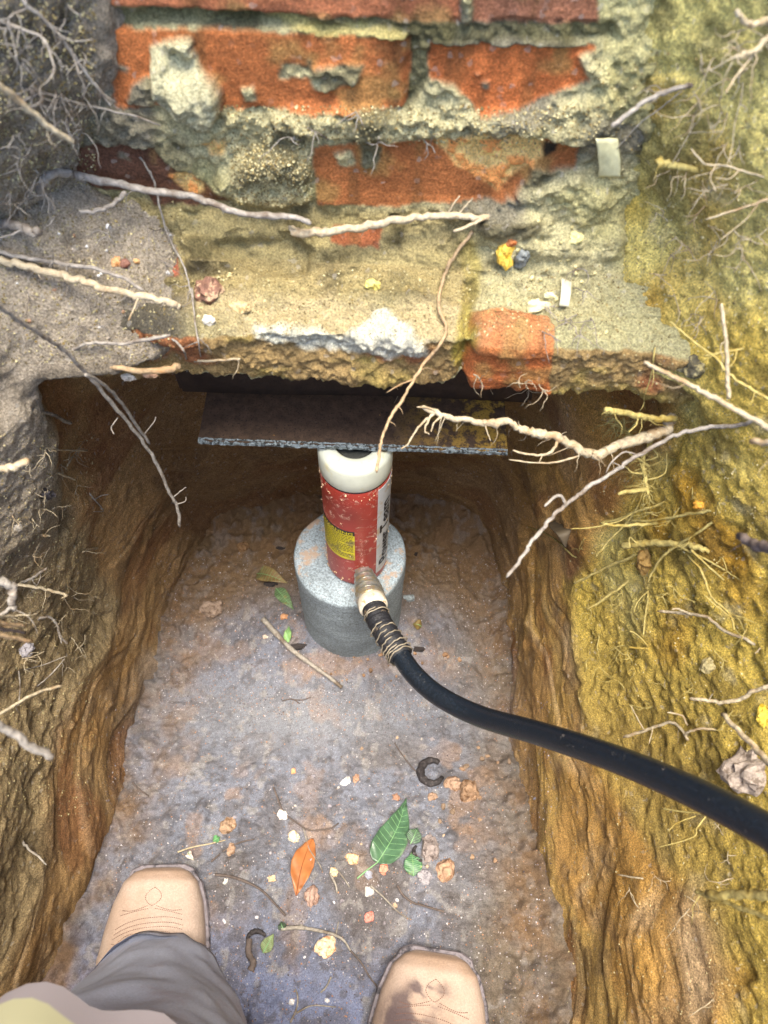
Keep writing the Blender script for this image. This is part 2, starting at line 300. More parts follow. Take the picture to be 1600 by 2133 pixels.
# ------------------------------------------------------------------ brick wall with stepped footing course
YF = .5; YL = .42; ZL = .731; ZB = .673
house = empty('brick_wall', (0, .5, 0)); tag(house, 'old orange brick house wall with crumbling mortar and a stepped bottom course above the pit', 'wall')
def brickwall():
    pts = [(YF, 1.10), (YF, .800), (YF-.004, .784), (YF-.013, .765), (YF-.026, .749), (YF-.042, .738), (YF-.058, ZL+.001), (YL+.006, ZL), (YL+.0015, ZL-.0015), (YL, ZL-.006), (YL, ZB+.005), (YL+.005, ZB), (.66, ZB)]
    t = []; 
    for a, b in zip(pts[:-1], pts[1:]):
        L = math.hypot(b[0]-a[0], b[1]-a[1]); n = max(2, int(L/.0012));
        if a == pts[-2]: n = 60
        for i in range(n): t.append((a[0]+(b[0]-a[0])*i/n, a[1]+(b[1]-a[1])*i/n))
    t.append(pts[-1]); t = np.array(t); xs = np.linspace(-.33, .33, 540)
    X = np.repeat(xs[:, None], len(t), 1); Y = np.repeat(t[None, :, 0], len(xs), 0); Z = np.repeat(t[None, :, 1], len(xs), 0)
    Pt = np.stack([X, Y, Z], -1); n = gnormal(Pt)
    if n[200, 40, 1] > 0: n = -n
    px, py = topx(X, Y, Z)
    wx = px+13*fbm(X*45, Y*45, Z*45, 3, 301); wy = py+9*fbm(X*45, Y*45, Z*45, 3, 311)
    sx = px+3*fbm(X*120, Y*120, Z*120, 2, 302); sy = py+3*fbm(X*120, Y*120, Z*120, 2, 312)
    fine = fbm(X*130, Y*130, Z*130, 3, 321); med = fbm(X*40, Y*40, Z*40, 4, 331); big = fbm(X*14, Y*14, Z*14, 3, 341)
    def pl(p, s=False): return inpoly(sx if s else wx, sy if s else wy, p)
    bricks = [
     (((150,-60),(960,-60),(960,42),(700,40),(400,22),(150,12)), (184,116,80)),
     (((985,-60),(1250,-60),(1245,50),(985,46)), (166,112,84)),
     (((-600,-60),(130,-60),(125,5),(-600,0)), (130,82,66)),
     (((213,58),(420,62),(640,70),(858,80),(852,222),(600,226),(400,222),(245,216)), (192,116,66)),
     (((893,86),(1240,92),(1242,160),(1150,190),(1080,222),(1000,232),(965,190),(893,165)), (194,112,62)),
     (((55,300),(330,306),(350,340),(470,400),(480,420),(320,430),(300,402),(55,385)), (104,72,56)),
     (((650,305),(800,290),(900,288),(1150,285),(1206,292),(1200,345),(1080,400),(940,420),(830,430),(660,430)), (176,110,64)),
     (((690,478),(790,480),(790,520),(690,512)), (160,96,62)),
     (((310,500),(375,505),(375,575),(330,570)), (168,92,70)),
     (((190,675),(240,668),(250,700),(205,705)), (140,108,92)),
     (((968,795),(975,740),(990,640),(1060,656),(1150,672),(1150,812),(1050,820)), (194,112,62)),
    ]
    mask = np.zeros(X.shape); col = np.zeros(X.shape+(3,))
    mort = lin((198,190,146)); mgrey = lin((136,130,110)); mdk = lin((66,62,44)); msand = lin((186,170,130)); myel = lin((204,196,134))
    col[:] = mort; col = mixc(col, mgrey, sm(-.2, .5, big+.9*sm(500, 100, px)-.3)); col = mixc(col, mdk, sm(.1, .65, med+.15)*.75)
    col = mixc(col, myel, sm(.0, .6, fbm(X*20, Y*20, Z*20, 3, 351)+.4*sm(900, 1300, px))*.6)  # yellow light cast painted into the mortar, stronger to the right
    # dark joints, sandy ledge, stained face
    dj = pl([(120,18),(700,38),(980,44),(1280,52),(1280,84),(893,84),(858,66),(420,58),(210,56),(120,70)])|pl([(850,70),(895,80),(895,170),(850,230)])
    col = mixc(col, lin((96,92,58)), blur(dj, 2)*.75)
    col = mixc(col, lin((206,190,118)), blur(pl([(540,40),(850,62),(850,90),(620,72)]), 2)*.7)
    led = (Z < ZL+.02) & (Z > ZL-.012) & (Y < YF-.012)
    face = (Y < YL+.004) & (Z <= ZL-.004)
    low = sm(430, 470, py)*(Y > YF-.005)*.6
    col = mixc(col, lin((120,108,66)), low*.55); col = mixc(col, mdk, low*sm(.0, .5, med)*.7)
    ls = mixc(np.broadcast_to(msand, X.shape+(3,)), lin((150,142,104)), sm(-.2, .5, big))
    ls = mixc(ls, lin((186,182,140)), sm(950, 1010, px)*.7)
    ls = mixc(ls, lin((104,98,84)), sm(420, 360, px))
    col = np.where(led[..., None], ls, col)
    fc = mixc(np.broadcast_to(lin((164,138,92)), X.shape+(3,)), lin((168,112,74)), sm(.25, .7, fbm(X*24, Y*24, Z*24, 3, 361)))
    fc = mixc(fc, lin((196,176,92)), sm(.1, .6, fbm(X*18, Y*18, Z*40, 3, 371))*.6)
    col = np.where(face[..., None], fc, col)
    bc = np.zeros(X.shape+(3,)); bm_ = np.zeros(X.shape)
    for p, c in bricks:
        k = pl(p, True if p[0][0] in (213, 893, 650, 150, 985) else False); bc[k] = lin(c); bm_[k] = 1
    # mortar smeared over the bricks
    over = [[(320,100),(350,82),(395,82),(415,130),(440,150),(460,185),(455,240),(430,250),(390,225),(335,200),(310,150)],
            [(640,150),(700,130),(760,135),(740,165),(690,185),(655,190)], [(505,185),(530,180),(535,215),(510,215)],
            [(275,165),(330,150),(330,215),(265,215)], [(1205,110),(1260,95),(1270,200),(1225,170)],
            [(870,160),(940,172),(965,200),(980,235),(870,235)], [(750,290),(800,300),(790,350),(755,340)],
            [(690,320),(730,310),(740,345),(700,350)], [(1075,395),(1110,340),(1210,340),(1210,440)]]
    ov = np.zeros(X.shape, bool)
    for p in over: ov |= pl(p)
    ov |= (fbm(X*55, Y*55, Z*55, 3, 381) > .78) & (bm_ > 0) & (Y > YF-.01)
    bm_[ov] = 0
    warmv = 1+.28*fbm(X*30, Y*30, Z*10, 4, 391)
    bcol = bc*warmv[..., None]
    strk = sm(.15, .7, fbm(X*60, 0, Z*9, 3, 401)); bcol = mixc(bcol, lin((120, 84, 48)), strk*.55)
    bcol = mixc(bcol, lin((168, 142, 84)), sm(.2, .75, med)*.55)
    patch = pl([(905,290),(1000,275),(1100,275),(1136,295),(1130,325),(1080,350),(1035,395),(1000,370),(950,340)], True)
    patch |= pl([(352,360),(400,358),(425,385),(425,400),(400,402),(370,380)], True) | pl([(422,292),(470,290),(470,315),(440,322)], True)
    patch = patch & (Y > YF-.01)
    M_ = blur(bm_, 1)*(1-led*(.02+.35*fbm(X*25, Y*25, 0, 3, 383)).clip(0, 1)); col = mixc(col, bcol, M_)
    col = mixc(col, mixc(np.broadcast_to(lin((255, 212, 136)), X.shape+(3,)), lin((250, 172, 100)), sm(0, .5, fine)), blur(patch, 1))
    dkp = pl([(1135,295),(1165,292),(1160,312),(1140,325),(1130,322)], True); col = mixc(col, lin((50,44,34)), blur(dkp, 1)*(Y > YF-.01))
    wh = pl([(520,680),(590,676),(660,685),(700,705),(750,690),(780,650),(820,660),(850,690),(895,720),(890,745),(800,742),(700,728),(600,722),(530,708)])
    wh2 = blur(wh*(fbm(X*50, Y*50, Z*50, 3, 411) > -.8), 2); col = mixc(col, lin((214, 214, 196)), wh2*.9*(Y < YF-.01))
    col = mixc(col, lin((176,160,48)), blur(pl([(955,500),(985,490),(995,640),(975,760),(962,790),(950,740),(960,640)]), 3)*.6*(Y < YF-.002))
    # relief
    mo = 1-M_
    h = mo*(.002+.0024*med+.0034*fine+.0012*fbm(X*300, Y*300, Z*300, 2, 323)+.007*big*.8)+M_*(.0005+.0005*fine+.0008*med)
    h = h-.006*blur(dj, 2)-.0015*blur(patch, 1)+(.0025*fine)*blur(patch, 1)
    lump = blur(pl(over[0]), 1); h = h+lump*(.013+.008*med); col = mixc(col, lin((206,202,166)), lump*.7)
    for p in over[1:]: h = h+blur(pl(p), 2)*.0022
    # thick drips of mortar under course B and C
    for p in [[(560,240),(700,215),(800,222),(960,235),(960,262),(820,290),(700,275),(600,262)], [(960,230),(1100,225),(1270,180),(1280,260),(1200,285),(1000,270)],
              [(480,330),(640,300),(650,420),(560,440),(450,400)], [(1040,400),(1210,350),(1300,400),(1290,540),(1040,540),(1000,470)], [(370,450),(470,450),(500,560),(400,560)]]:
        h = h+blur(pl(p), 6)*(.009+.004*med)
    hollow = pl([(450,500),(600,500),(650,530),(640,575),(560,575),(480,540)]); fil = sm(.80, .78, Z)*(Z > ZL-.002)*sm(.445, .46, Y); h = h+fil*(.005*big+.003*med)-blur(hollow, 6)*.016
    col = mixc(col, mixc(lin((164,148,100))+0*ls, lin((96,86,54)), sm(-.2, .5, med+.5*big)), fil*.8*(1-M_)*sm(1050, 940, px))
    h = h+led*0.003*(1+med)+np.where(face, .003*big+.0022*fbm(X*30, Y*30, Z*60, 3, 421), 0)
    sp = np.exp(-((X-PY(970, 740, YL).x)/.0045)**2)*(Y < YF-.03); h = h-sp*.011; e2 = blur(pl(bricks[-1][0]), 2)*(Y < YF-.03); h = h+e2*.0045
    Pt = Pt+n*h[..., None]
    # ragged lower arris
    k = (Y <= YL+.012) & (Z < ZB+.012); Pt[..., 2] += np.where(k, .003*fbm(X*30, 0, 0, 3, 431)+.003*fbm(X*110, 0, 0, 2, 441), 0)
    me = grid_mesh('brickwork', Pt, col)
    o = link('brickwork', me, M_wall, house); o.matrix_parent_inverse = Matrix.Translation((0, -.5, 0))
    return o
bricko = brickwall()
def boxmesh(name, x0, x1, y0, y1, z0, z1, bev=0, noise=0, cuts=0):
    bm = bmesh.new(); bmesh.ops.create_cube(bm, size=1)
    for v in bm.verts: v.co = Vector(((x0+x1)/2+v.co.x*(x1-x0), (y0+y1)/2+v.co.y*(y1-y0), (z0+z1)/2+v.co.z*(z1-z0)))
    if bev: bmesh.ops.bevel(bm, geom=bm.edges[:], offset=bev, segments=2, affect='EDGES')
    if cuts: bmesh.ops.subdivide_edges(bm, edges=bm.edges[:], cuts=cuts, use_grid_fill=True)
    if noise:
        for v in bm.verts:
            c = v.co*60; v.co += Vector((float(vn(c.x, c.y, c.z, 1)), float(vn(c.x, c.y, c.z, 2)), float(vn(c.x, c.y, c.z, 3))))*noise
    me = bpy.data.meshes.new(name); bm.to_mesh(me); bm.free(); return me
def brickmat():
    mt, t, b = newmat('upper_brick'); L = t.links; tc = N(t, 'ShaderNodeTexCoord'); mp = N(t, 'ShaderNodeMapping'); mp.inputs['Rotation'].default_value = (math.radians(90), 0, 0)
    L.new(tc.outputs['Object'], mp.inputs[0]); br = N(t, 'ShaderNodeTexBrick', _Scale=1., _Mortar_Size=.006, _Brick_Width=.212, _Row_Height=.0755)
    br.inputs['Color1'].default_value = (*lin((184, 84, 46)), 1); br.inputs['Color2'].default_value = (*lin((150, 72, 44)), 1); br.inputs['Mortar'].default_value = (*lin((150, 142, 104)), 1)
    L.new(mp.outputs[0], br.inputs[0]); n = N(t, 'ShaderNodeTexNoise', _Scale=40., _Detail=6.); L.new(tc.outputs['Object'], n.inputs[0])
    L.new(mul(t, br.outputs[0], ramp(t, n.outputs[0], [(.3, .7), (.7, 1.25)])), b.inputs['Base Color']); b.inputs['Roughness'].default_value = .9
    bp = N(t, 'ShaderNodeBump', _Strength=.8, _Distance=.004, invert=True); L.new(br.outputs['Fac'], bp.inputs['Height']); L.new(bp.outputs[0], b.inputs['Normal']); return mt
M_ub = brickmat()
up = link('upper_brickwork', boxmesh('upper', -2.6, 2.6, .503, .70, 1.098, 2.6), M_ub, house, False); up.matrix_parent_inverse = Matrix.Translation((0, -.5, 0))
M_dkbr = plain('shaded_brick', lin((58, 44, 34)), .9, var=.4, scale=60, bump=.003)  # near-black brick colour stands in for shade in the gap above the plate
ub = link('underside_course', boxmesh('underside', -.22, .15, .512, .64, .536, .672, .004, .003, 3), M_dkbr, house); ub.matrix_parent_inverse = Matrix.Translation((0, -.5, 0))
# ------------------------------------------------------------------ raycasting for placement
bpy.context.view_layer.update()
def bvh_of(o):
    me = o.data; n = len(me.vertices); co = np.empty(n*3, np.float32); me.vertices.foreach_get('co', co)
    q = np.empty(len(me.loops), np.int32); me.loops.foreach_get('vertex_index', q)
    return BVHTree.FromPolygons(co.reshape(-1, 3).tolist(), q.reshape(-1, 4).tolist())
BV = [bvh_of(wallo), bvh_of(flo), bvh_of(bricko)]
def hit(px, py):
    r = ray(px, py); best = 3.
    for b in BV:
        h = b.ray_cast(CAM, r.normalized(), 5)
        if h[0] is not None: best = min(best, h[3]/r.length)
    return best
def H(px, py, lift=0.): d = hit(px, py); return P(px, py, d-lift)
def hitn(px, py):
    r = ray(px, py); best = None
    for b in BV:
        h = b.ray_cast(CAM, r.normalized(), 5)
        if h[0] is not None and (best is None or h[3] < best[3]): best = h
    n = best[1]; n = -n if n.dot(r) > 0 else n
    return best[0], n
FB = BV[1]
def fz(x, y): h = FB.ray_cast(Vector((x, y, 1)), Vector((0, 0, -1))); return h[0].z if h[0] else 0.
# ------------------------------------------------------------------ tubes
def spline(pts, n=8):
    p = [Vector(q) for q in pts]
    if len(p) < 3: return [p[0].lerp(p[-1], i/(n)) for i in range(n+1)]
    p = [p[0]*2-p[1]]+p+[p[-1]*2-p[-2]]; out = []
    for i in range(1, len(p)-2):
        for k in range(n):
            t = k/n; a, b, c, d = p[i-1:i+3]
            out.append(.5*((2*b)+(c-a)*t+(2*a-5*b+4*c-d)*t*t+(3*b-a-3*c+d)*t**3))
    out.append(p[-2]); return out
def tubedata(pts, rad, sides=8, capr=.6):
    V = []; F = []; n = len(pts); prev = None; T = None
    for i, p in enumerate(pts):
        t = (pts[min(i+1, n-1)]-pts[max(i-1, 0)]).normalized()
        if T is None: a = t.orthogonal().normalized()
        else: a = (a-t*a.dot(t)).normalized()
        T = t; b = t.cross(a)
        for k in range(sides):
            th = 2*math.pi*k/sides; V.append(p+(a*math.cos(th)+b*math.sin(th))*rad[i])
    for i in range(n-1):
        for k in range(sides): F.append((i*sides+k, i*sides+(k+1) % sides, (i+1)*sides+(k+1) % sides, (i+1)*sides+k))
    F.append(tuple(range(sides-1, -1, -1))); F.append(tuple((n-1)*sides+k for k in range(sides)))
    return V, F
class MB:
    def __init__(s): s.v = []; s.f = []
    def add(s, V, F): o = len(s.v); s.v += [Vector(q) for q in V]; s.f += [tuple(i+o for i in f) for f in F]
    def tube(s, pts, rad, sides=8, wob=0.): 
        s.add(*tubedata(pts, rad, sides))
    def build(s, name, mat, parent=None, smooth=True):
        o = link(name, mesh(name, s.v, s.f), mat, parent, smooth)
        if parent: o.matrix_parent_inverse = Matrix.Translation(-parent.location)
        return o
# ------------------------------------------------------------------ concrete cylinder, jack, steel angle
def lathe(prof, c, seg=64, noise=None):
    V = []; F = []; n = len(prof)
    for i, (r, z) in enumerate(prof):
        for k in range(seg):
            a = 2*math.pi*k/seg; x, y = r*math.cos(a), r*math.sin(a)
            p = Vector((c[0]+x, c[1]+y, c[2]+z))
            if noise: p = noise(p, r, z, a)
            V.append(p)
    for i in range(n-1):
        for k in range(seg): F.append((i*seg+k, i*seg+(k+1) % seg, (i+1)*seg+(k+1) % seg, (i+1)*seg+k))
    F.append(tuple(range(seg-1, -1, -1))); F.append(tuple((n-1)*seg+k for k in range(seg)))
    return V, F
CT_ = PZ(729, 1155, .251); CX, CY = CT_.x, CT_.y
def concmat():
    mt, t, b = newmat('pressed_concrete'); L = t.links; tc = N(t, 'ShaderNodeTexCoord')
    n = N(t, 'ShaderNodeTexNoise', _Scale=420., _Detail=4., _Roughness=.7); n2 = N(t, 'ShaderNodeTexNoise', _Scale=14., _Detail=5.); n3 = N(t, 'ShaderNodeTexNoise', _Scale=46., _Detail=6., _Roughness=.65)
    for q in (n, n2, n3): L.new(tc.outputs['Object'], q.inputs[0])
    mp = N(t, 'ShaderNodeMapping'); mp.inputs['Scale'].default_value = (30, 30, 130); L.new(tc.outputs['Object'], mp.inputs[0]); n4 = N(t, 'ShaderNodeTexNoise', _Scale=1., _Detail=5.); L.new(mp.outputs[0], n4.inputs[0])
    c = mul(t, tuple(lin((126, 138, 146))), ramp(t, n.outputs[0], [(.35, .5), (.65, 1.45)])); c = mul(t, c, ramp(t, n2.outputs[0], [(.3, .8), (.7, 1.15)]))
    c = mul(t, c, ramp(t, n4.outputs[0], [(.3, .85), (.7, 1.12)]))
    sx = N(t, 'ShaderNodeSeparateXYZ'); g = N(t, 'ShaderNodeNewGeometry'); L.new(g.outputs['Normal'], sx.inputs[0])
    up_ = ramp(t, sx.outputs['Z'], [(.5, 0.), (.8, 1.)]); di = ramp(t, n3.outputs[0], [(.56, 0.), (.64, .85)]); k = N(t, 'ShaderNodeMath', operation='MULTIPLY'); L.new(up_, k.inputs[0]); L.new(di, k.inputs[1])
    c = mul(t, c, tuple(lin((150, 128, 108))), k.outputs[0], 'MIX')
    L.new(c, b.inputs['Base Color']); b.inputs['Roughness'].default_value = .85
    bp = N(t, 'ShaderNodeBump', _Strength=.7, _Distance=.0012); ad = N(t, 'ShaderNodeMath', operation='ADD'); L.new(n.outputs[0], ad.inputs[0]); L.new(n4.outputs[0], ad.inputs[1]); L.new(ad.outputs[0], bp.inputs['Height']); L.new(bp.outputs[0], b.inputs['Normal'])
    return mt
def cnoise(p, r, z, a):
    ch = .25*max(0, float(fbm(math.cos(a)*3, math.sin(a)*3, z*20, 3, 7)))*.006*(1 if z > -.004 and r > .068 else 0)
    chip = .0*math.exp(-((a-2.35)/.25)**2)*(1 if r > .07 and z > -.012 else 0)
    q = 1-(.0010*float(fbm(math.cos(a)*2.5, math.sin(a)*2.5, z*30, 3, 3))+ch*.4+chip)/max(r, .01) if r > .05 else 1
    return Vector((CX+(p.x-CX)*q, CY+(p.y-CY)*q, p.z-ch*.5-chip*.5))
pr = [(.0, 0), (.02, 0), (.04, 0), (.058, 0), (.068, 0), (.0715, -.0003), (.0742, -.0012), (.0757, -.004)]+[(.0762-.001*abs(z)/.25, z) for z in np.linspace(-.008, -.27, 26)]+[(.06, -.272)]
mb = MB(); mb.add(*lathe(pr[::-1], (CX, CY, .251), 120, cnoise))
o = mb.build('concrete_cylinder', concmat()); tag(o, 'short grey pressed concrete cylinder standing on the pit floor under the red jack', 'concrete cylinder')
JB = PZ(744, 1163, .2525); JT = PZ(741, 915, .522); JT = Vector((JB.x*.3+JT.x*.7, JB.y*.5+JT.y*.5, .5225)); JR = .0395
jack = empty('hydraulic_jack', tuple(JB)); tag(jack, 'red hydraulic jack cylinder with white collar and yellow warning sticker standing on the concrete cylinder', 'hydraulic jack')
JL = (JT-JB).length; JD = (JT-JB).normalized()
def jp(th, h, r):   # angle from the front towards +x, height along the jack, radius
    e1 = Vector((1, 0, 0)); e1 = (e1-JD*e1.dot(JD)).normalized(); e2 = JD.cross(e1)
    return JB+JD*h+e1*(r*math.sin(th))-e2*(r*math.cos(th))
def jlathe(prof, seg=96):
    V = []; F = []
    for r, h in prof:
        for k in range(seg): V.append(jp(2*math.pi*k/seg, h, r))
    for i in range(len(prof)-1):
        for k in range(seg): F.append((i*seg+k, i*seg+(k+1) % seg, (i+1)*seg+(k+1) % seg, (i+1)*seg+k))
    F.append(tuple(range(seg-1, -1, -1))); F.append(tuple((len(prof)-1)*seg+k for k in range(seg)))
    return V, F
def redmat():
    mt, t, b = newmat('scuffed_red_paint'); L = t.links; tc = N(t, 'ShaderNodeTexCoord')
    n = N(t, 'ShaderNodeTexNoise', _Scale=70., _Detail=8., _Roughness=.7, _Distortion=1.4); n2 = N(t, 'ShaderNodeTexNoise', _Scale=22., _Detail=4.); v = N(t, 'ShaderNodeTexNoise', _Scale=160., _Detail=5., _Distortion=2.)
    for q in (n, n2, v): L.new(tc.outputs['Object'], q.inputs[0])
    c = mul(t, tuple(lin((150, 52, 42))), ramp(t, n2.outputs[0], [(.3, .7), (.7, 1.2)]))
    s = N(t, 'ShaderNodeMath', operation='MULTIPLY'); L.new(ramp(t, n.outputs[0], [(.55, 0.), (.62, 1.)]), s.inputs[0]); L.new(ramp(t, v.outputs[0], [(.45, .2), (.55, 1.)]), s.inputs[1])
    c = mul(t, c, tuple(lin((214, 170, 150))), s.outputs[0], 'MIX')
    g = N(t, 'ShaderNodeNewGeometry'); sx = N(t, 'ShaderNodeSeparateXYZ'); L.new(tc.outputs['Object'], sx.inputs[0])
    L.new(c, b.inputs['Base Color']); b.inputs['Roughness'].default_value = .42
    bp = N(t, 'ShaderNodeBump', _Strength=.8, _Distance=.001); L.new(s.outputs[0], bp.inputs['Height']); L.new(bp.outputs[0], b.inputs['Normal']); return mt
M_red = redmat(); M_white = plain('creamy_white_plastic', lin((196, 200, 184)), .38, var=.08, scale=60, second=lin((206, 190, 120)), sec=(.56, .72), secscale=38, bump=.0004)
M_blk = plain('black_rubber', lin((20, 26, 34)), .27, var=.3, scale=300, second=lin((110, 104, 98)), sec=(.63, .75), secscale=110, bump=.0006)
M_hole = plain('dark_oily_steel', lin((40, 42, 38)), .6, var=.5, scale=400, bump=.001)
hW = JL-.043
mb = MB(); mb.add(*jlathe([(.036, 0), (.0385, .001), (JR, .004)]+[(JR, z) for z in np.linspace(.01, hW-.004, 8)]+[(.038, hW-.001), (.0365, hW)])); mb.build('body', M_red, jack)
mb = MB(); mb.add(*jlathe([(.0386, hW-.0008), (.0392, hW+.0002), (.0386, hW+.0012)])); mb.build('gasket', M_blk, jack)
mb = MB(); mb.add(*jlathe([(.036, hW+.001), (.0388, hW+.0012), (.0400, hW+.004), (.0402, hW+.015), (.0400, JL-.009), (.0385, JL-.004), (.035, JL-.0012), (.030, JL), (.0235, JL-.0005), (.0220, JL-.002), (.0218, JL-.014), (.003, JL-.015)])); mb.build('collar', M_white, jack)
mb = MB(); mb.add(*jlathe([(.0205, JL-.0149), (.0205, JL-.006), (.019, JL-.005), (.010, JL-.0055), (.004, JL-.007)])); mb.build('plunger', M_hole, jack)
def decal(name, t0, t1, h0, h1, mat, parent, off=.0004, n=24, rag=0):
    V = []; F = []
    for i in range(n+1):
        th = t0+(t1-t0)*i/n
        for j, hh in enumerate((h0, h1)):
            V.append(jp(th, hh+rag*random.uniform(-1, 1), JR+off))
        for hh in (h0, h1): V.append(jp(th, hh, JR-.0006))
    for i in range(n): a = i*4; b_ = a+4; F += [(a, b_, b_+1, a+1), (a+2, b_+2, b_, a), (a+1, b_+1, b_+3, a+3)]
    F += [(0, 1, 3, 2), (n*4, n*4+2, n*4+3, n*4+1)]
    mb = MB(); mb.add(V, F); o = mb.build(name, mat, parent, False); return o
def textmesh(body, size):
    cu = bpy.data.curves.new('t', 'FONT'); cu.body = body; cu.size = size; cu.offset = size*.018; ob = bpy.data.objects.new('t', cu); S.collection.objects.link(ob)
    bpy.context.view_layer.update(); me = bpy.data.meshes.new_from_object(ob.evaluated_get(bpy.context.evaluated_depsgraph_get())); bpy.data.objects.remove(ob); bpy.data.curves.remove(cu); return me
def wraptext(name, body, size, th0, h0, rot, mat, parent, sx=1., off=.0008):
    me = textmesh(body, size); bm = bmesh.new(); bm.from_mesh(me); bmesh.ops.triangulate(bm, faces=bm.faces[:])
    ys = [v.co.y for v in bm.verts]; xs = [v.co.x for v in bm.verts]
    lo, hi = (min(ys), max(ys)) if rot else (min(xs), max(xs)); k = int((hi-lo)/.0025)+1
    for i in range(1, k):
        c = lo+(hi-lo)*i/k
        bmesh.ops.bisect_plane(bm, geom=bm.verts[:]+bm.edges[:]+bm.faces[:], plane_co=(0, c, 0) if rot else (c, 0, 0), plane_no=(0, 1, 0) if rot else (1, 0, 0))
    for v in bm.verts:
        x, y = v.co.x*sx, v.co.y
        v.co = jp(th0-y/JR, h0+x, JR+off) if rot else jp(th0+x/JR, h0+y, JR+off)
    me2 = bpy.data.meshes.new(name); bm.to_mesh(me2); bm.free(); o = link(name, me2, mat, parent, False)
    o.matrix_parent_inverse = Matrix.Translation(-parent.location if not parent.parent else -jack.location); return o
M_yel = plain('yellow_sticker', lin((206, 192, 30)), .45, var=.12, scale=60, second=lin((150, 138, 70)), sec=(.5, .62), secscale=60)
M_blkp = plain('black_print', lin((26, 24, 26)), .5, second=lin((130, 120, 96)), sec=(.6, .7), secscale=200)
M_grey = plain('silver_grey_sticker', lin((178, 182, 184)), .45, var=.1, second=lin((168, 150, 124)), sec=(.55, .66), secscale=70)
R = math.radians; z0 = JB.z
dec = decal('warning_sticker', R(-88), R(0), .072, .1345, M_yel, jack)
hd = decal('sticker_header', R(-88), R(0), .1345, .1435, M_blkp, jack, .0005); hd.parent = dec; hd.matrix_parent_inverse = Matrix()
wt = wraptext('header_lettering', 'WARNING', .0082, R(-66), .1362, False, M_yel, jack, 1.1, .0009); wt.parent = dec; wt.matrix_parent_inverse = Matrix()
mb = MB()
for i in range(15):
    h = .1305-i*.0037; th = R(-80)
    while th < R(-4):
        L_ = R(random.uniform(2, 7)); 
        if i in (5, 11) and th > R(-30): break
        V = [jp(th, h, JR+.0006), jp(min(th+L_, R(-3)), h, JR+.0006), jp(min(th+L_, R(-3)), h+.0013, JR+.0006), jp(th, h+.0013, JR+.0006)]; mb.add(V, [(0, 1, 2, 3)]); th += L_+R(1.2)
fp = mb.build('fine_print', M_blkp, jack, False); fp.parent = dec; fp.matrix_parent_inverse = Matrix()
st = decal('brand_stripe', R(41), R(112), .018, hW-.006, M_grey, jack, .0004, 24)
tx = wraptext('brand_lettering', 'Power Team', .0250, R(72), .036, True, plain('black_lettering', lin((16, 15, 17)), .5, var=.2), jack, 1.16, .0010); tx.parent = st; tx.matrix_parent_inverse = Matrix()
mb = MB()
for i in range(150):   # dried mud flakes stuck on the painted body
    th = random.choice([random.uniform(R(-95), R(-70)), random.uniform(R(60), R(110)), random.uniform(R(-90), R(100))]); h = random.choice([random.uniform(.0, .02), random.uniform(hW-.02, hW-.002), random.uniform(.01, hW-.01)])
    s = random.uniform(.0006, .0016); c = jp(th, h, JR+.0003); V = [c+Vector((random.uniform(-1, 1), random.uniform(-1, 1), random.uniform(-1.3, 1.3)))*s for _ in range(6)]
    mb.add(V, [(0, 1, 2), (0, 2, 3), (0, 3, 4), (0, 4, 5), (1, 2, 4), (2, 3, 5), (1, 5, 0), (1, 4, 5)])
md = mb.build('dried_mud', plain('dried_mud', lin((196, 168, 136)), .9), jack, False); md['kind'] = 'stuff'
# hose with coupler
M_nick = plain('dusty_nickel', lin((176, 176, 172)), .28, .8, var=.3, scale=150, second=lin((186, 170, 140)), sec=(.5, .6), secscale=120, bump=.0006)
hose = empty('hydraulic_hose', tuple(jp(R(14), .04, JR))); tag(hose, 'black hydraulic hose with wire wrapped end running from the red jack to the right', 'hydraulic hose')
cp = [P(752, 1178, .985), P(764, 1216, .965), P(772, 1246, .95), P(781, 1272, .935)]
def along(pts, prof, sides, name, mat, parent, smooth=True):
    L = [0]
    for a, b in zip(pts[:-1], pts[1:]): L.append(L[-1]+(b-a).length)
    P_ = []; R_ = []
    for t, r in prof:
        d = t*L[-1]; i = max(0, min(len(L)-2, next((k for k in range(len(L)-1) if L[k+1] >= d), len(L)-2))); f = (d-L[i])/(L[i+1]-L[i]); P_.append(pts[i].lerp(pts[i+1], f)); R_.append(r)
    mb = MB(); mb.tube(P_, R_, sides); return mb.build(name, mat, parent, smooth)
cs = spline(cp, 20)
along(cs, [(0, .0085), (.04, .0105), (.20, .0105), (.205, .0085)], 6, 'hex_nipple', M_nick, hose, False)
along(cs, [(.18, .009), (.19, .0125), (.26, .0125), (.265, .0098), (.31, .0098), (.315, .0145), (.38, .0148), (.385, .0118), (.43, .0118), (.435, .0165), (.49, .0168), (.495, .0138), (.53, .0138), (.535, .0178), (.60, .0180), (.605, .0152), (.64, .0152), (.645, .0184), (.72, .0186), (.73, .0165), (.76, .0165)], 40, 'ribbed_collar', M_nick, hose, False)
along(cs, [(.75, .0160), (.77, .0182), (.92, .0182), (.95, .0172), (.955, .0125), (1.0, .012)], 40, 'coupler_end', plain('white_plastic', lin((184, 178, 164)), .4, second=lin((150, 120, 84)), secscale=90), hose)
hp = [P(776, 1258, .942), P(788, 1290, .925), P(806, 1322, .91), P(830, 1358, .895), P(862, 1404, .875), P(915, 1450, .85), P(1000, 1492, .81), P(1130, 1530, .725), P(1280, 1580, .635), P(1440, 1648, .555), P(1600, 1732, .49), P(1740, 1820, .44), Vector((.318, .03, .86)), Vector((.40, .02, 1.03)), Vector((.50, .0, 1.115)), Vector((.75, -.04, 1.12)), Vector((1.3, -.2, 1.12))]
hs = spline(hp, 14); HR = .0114
k0 = 3*14+4
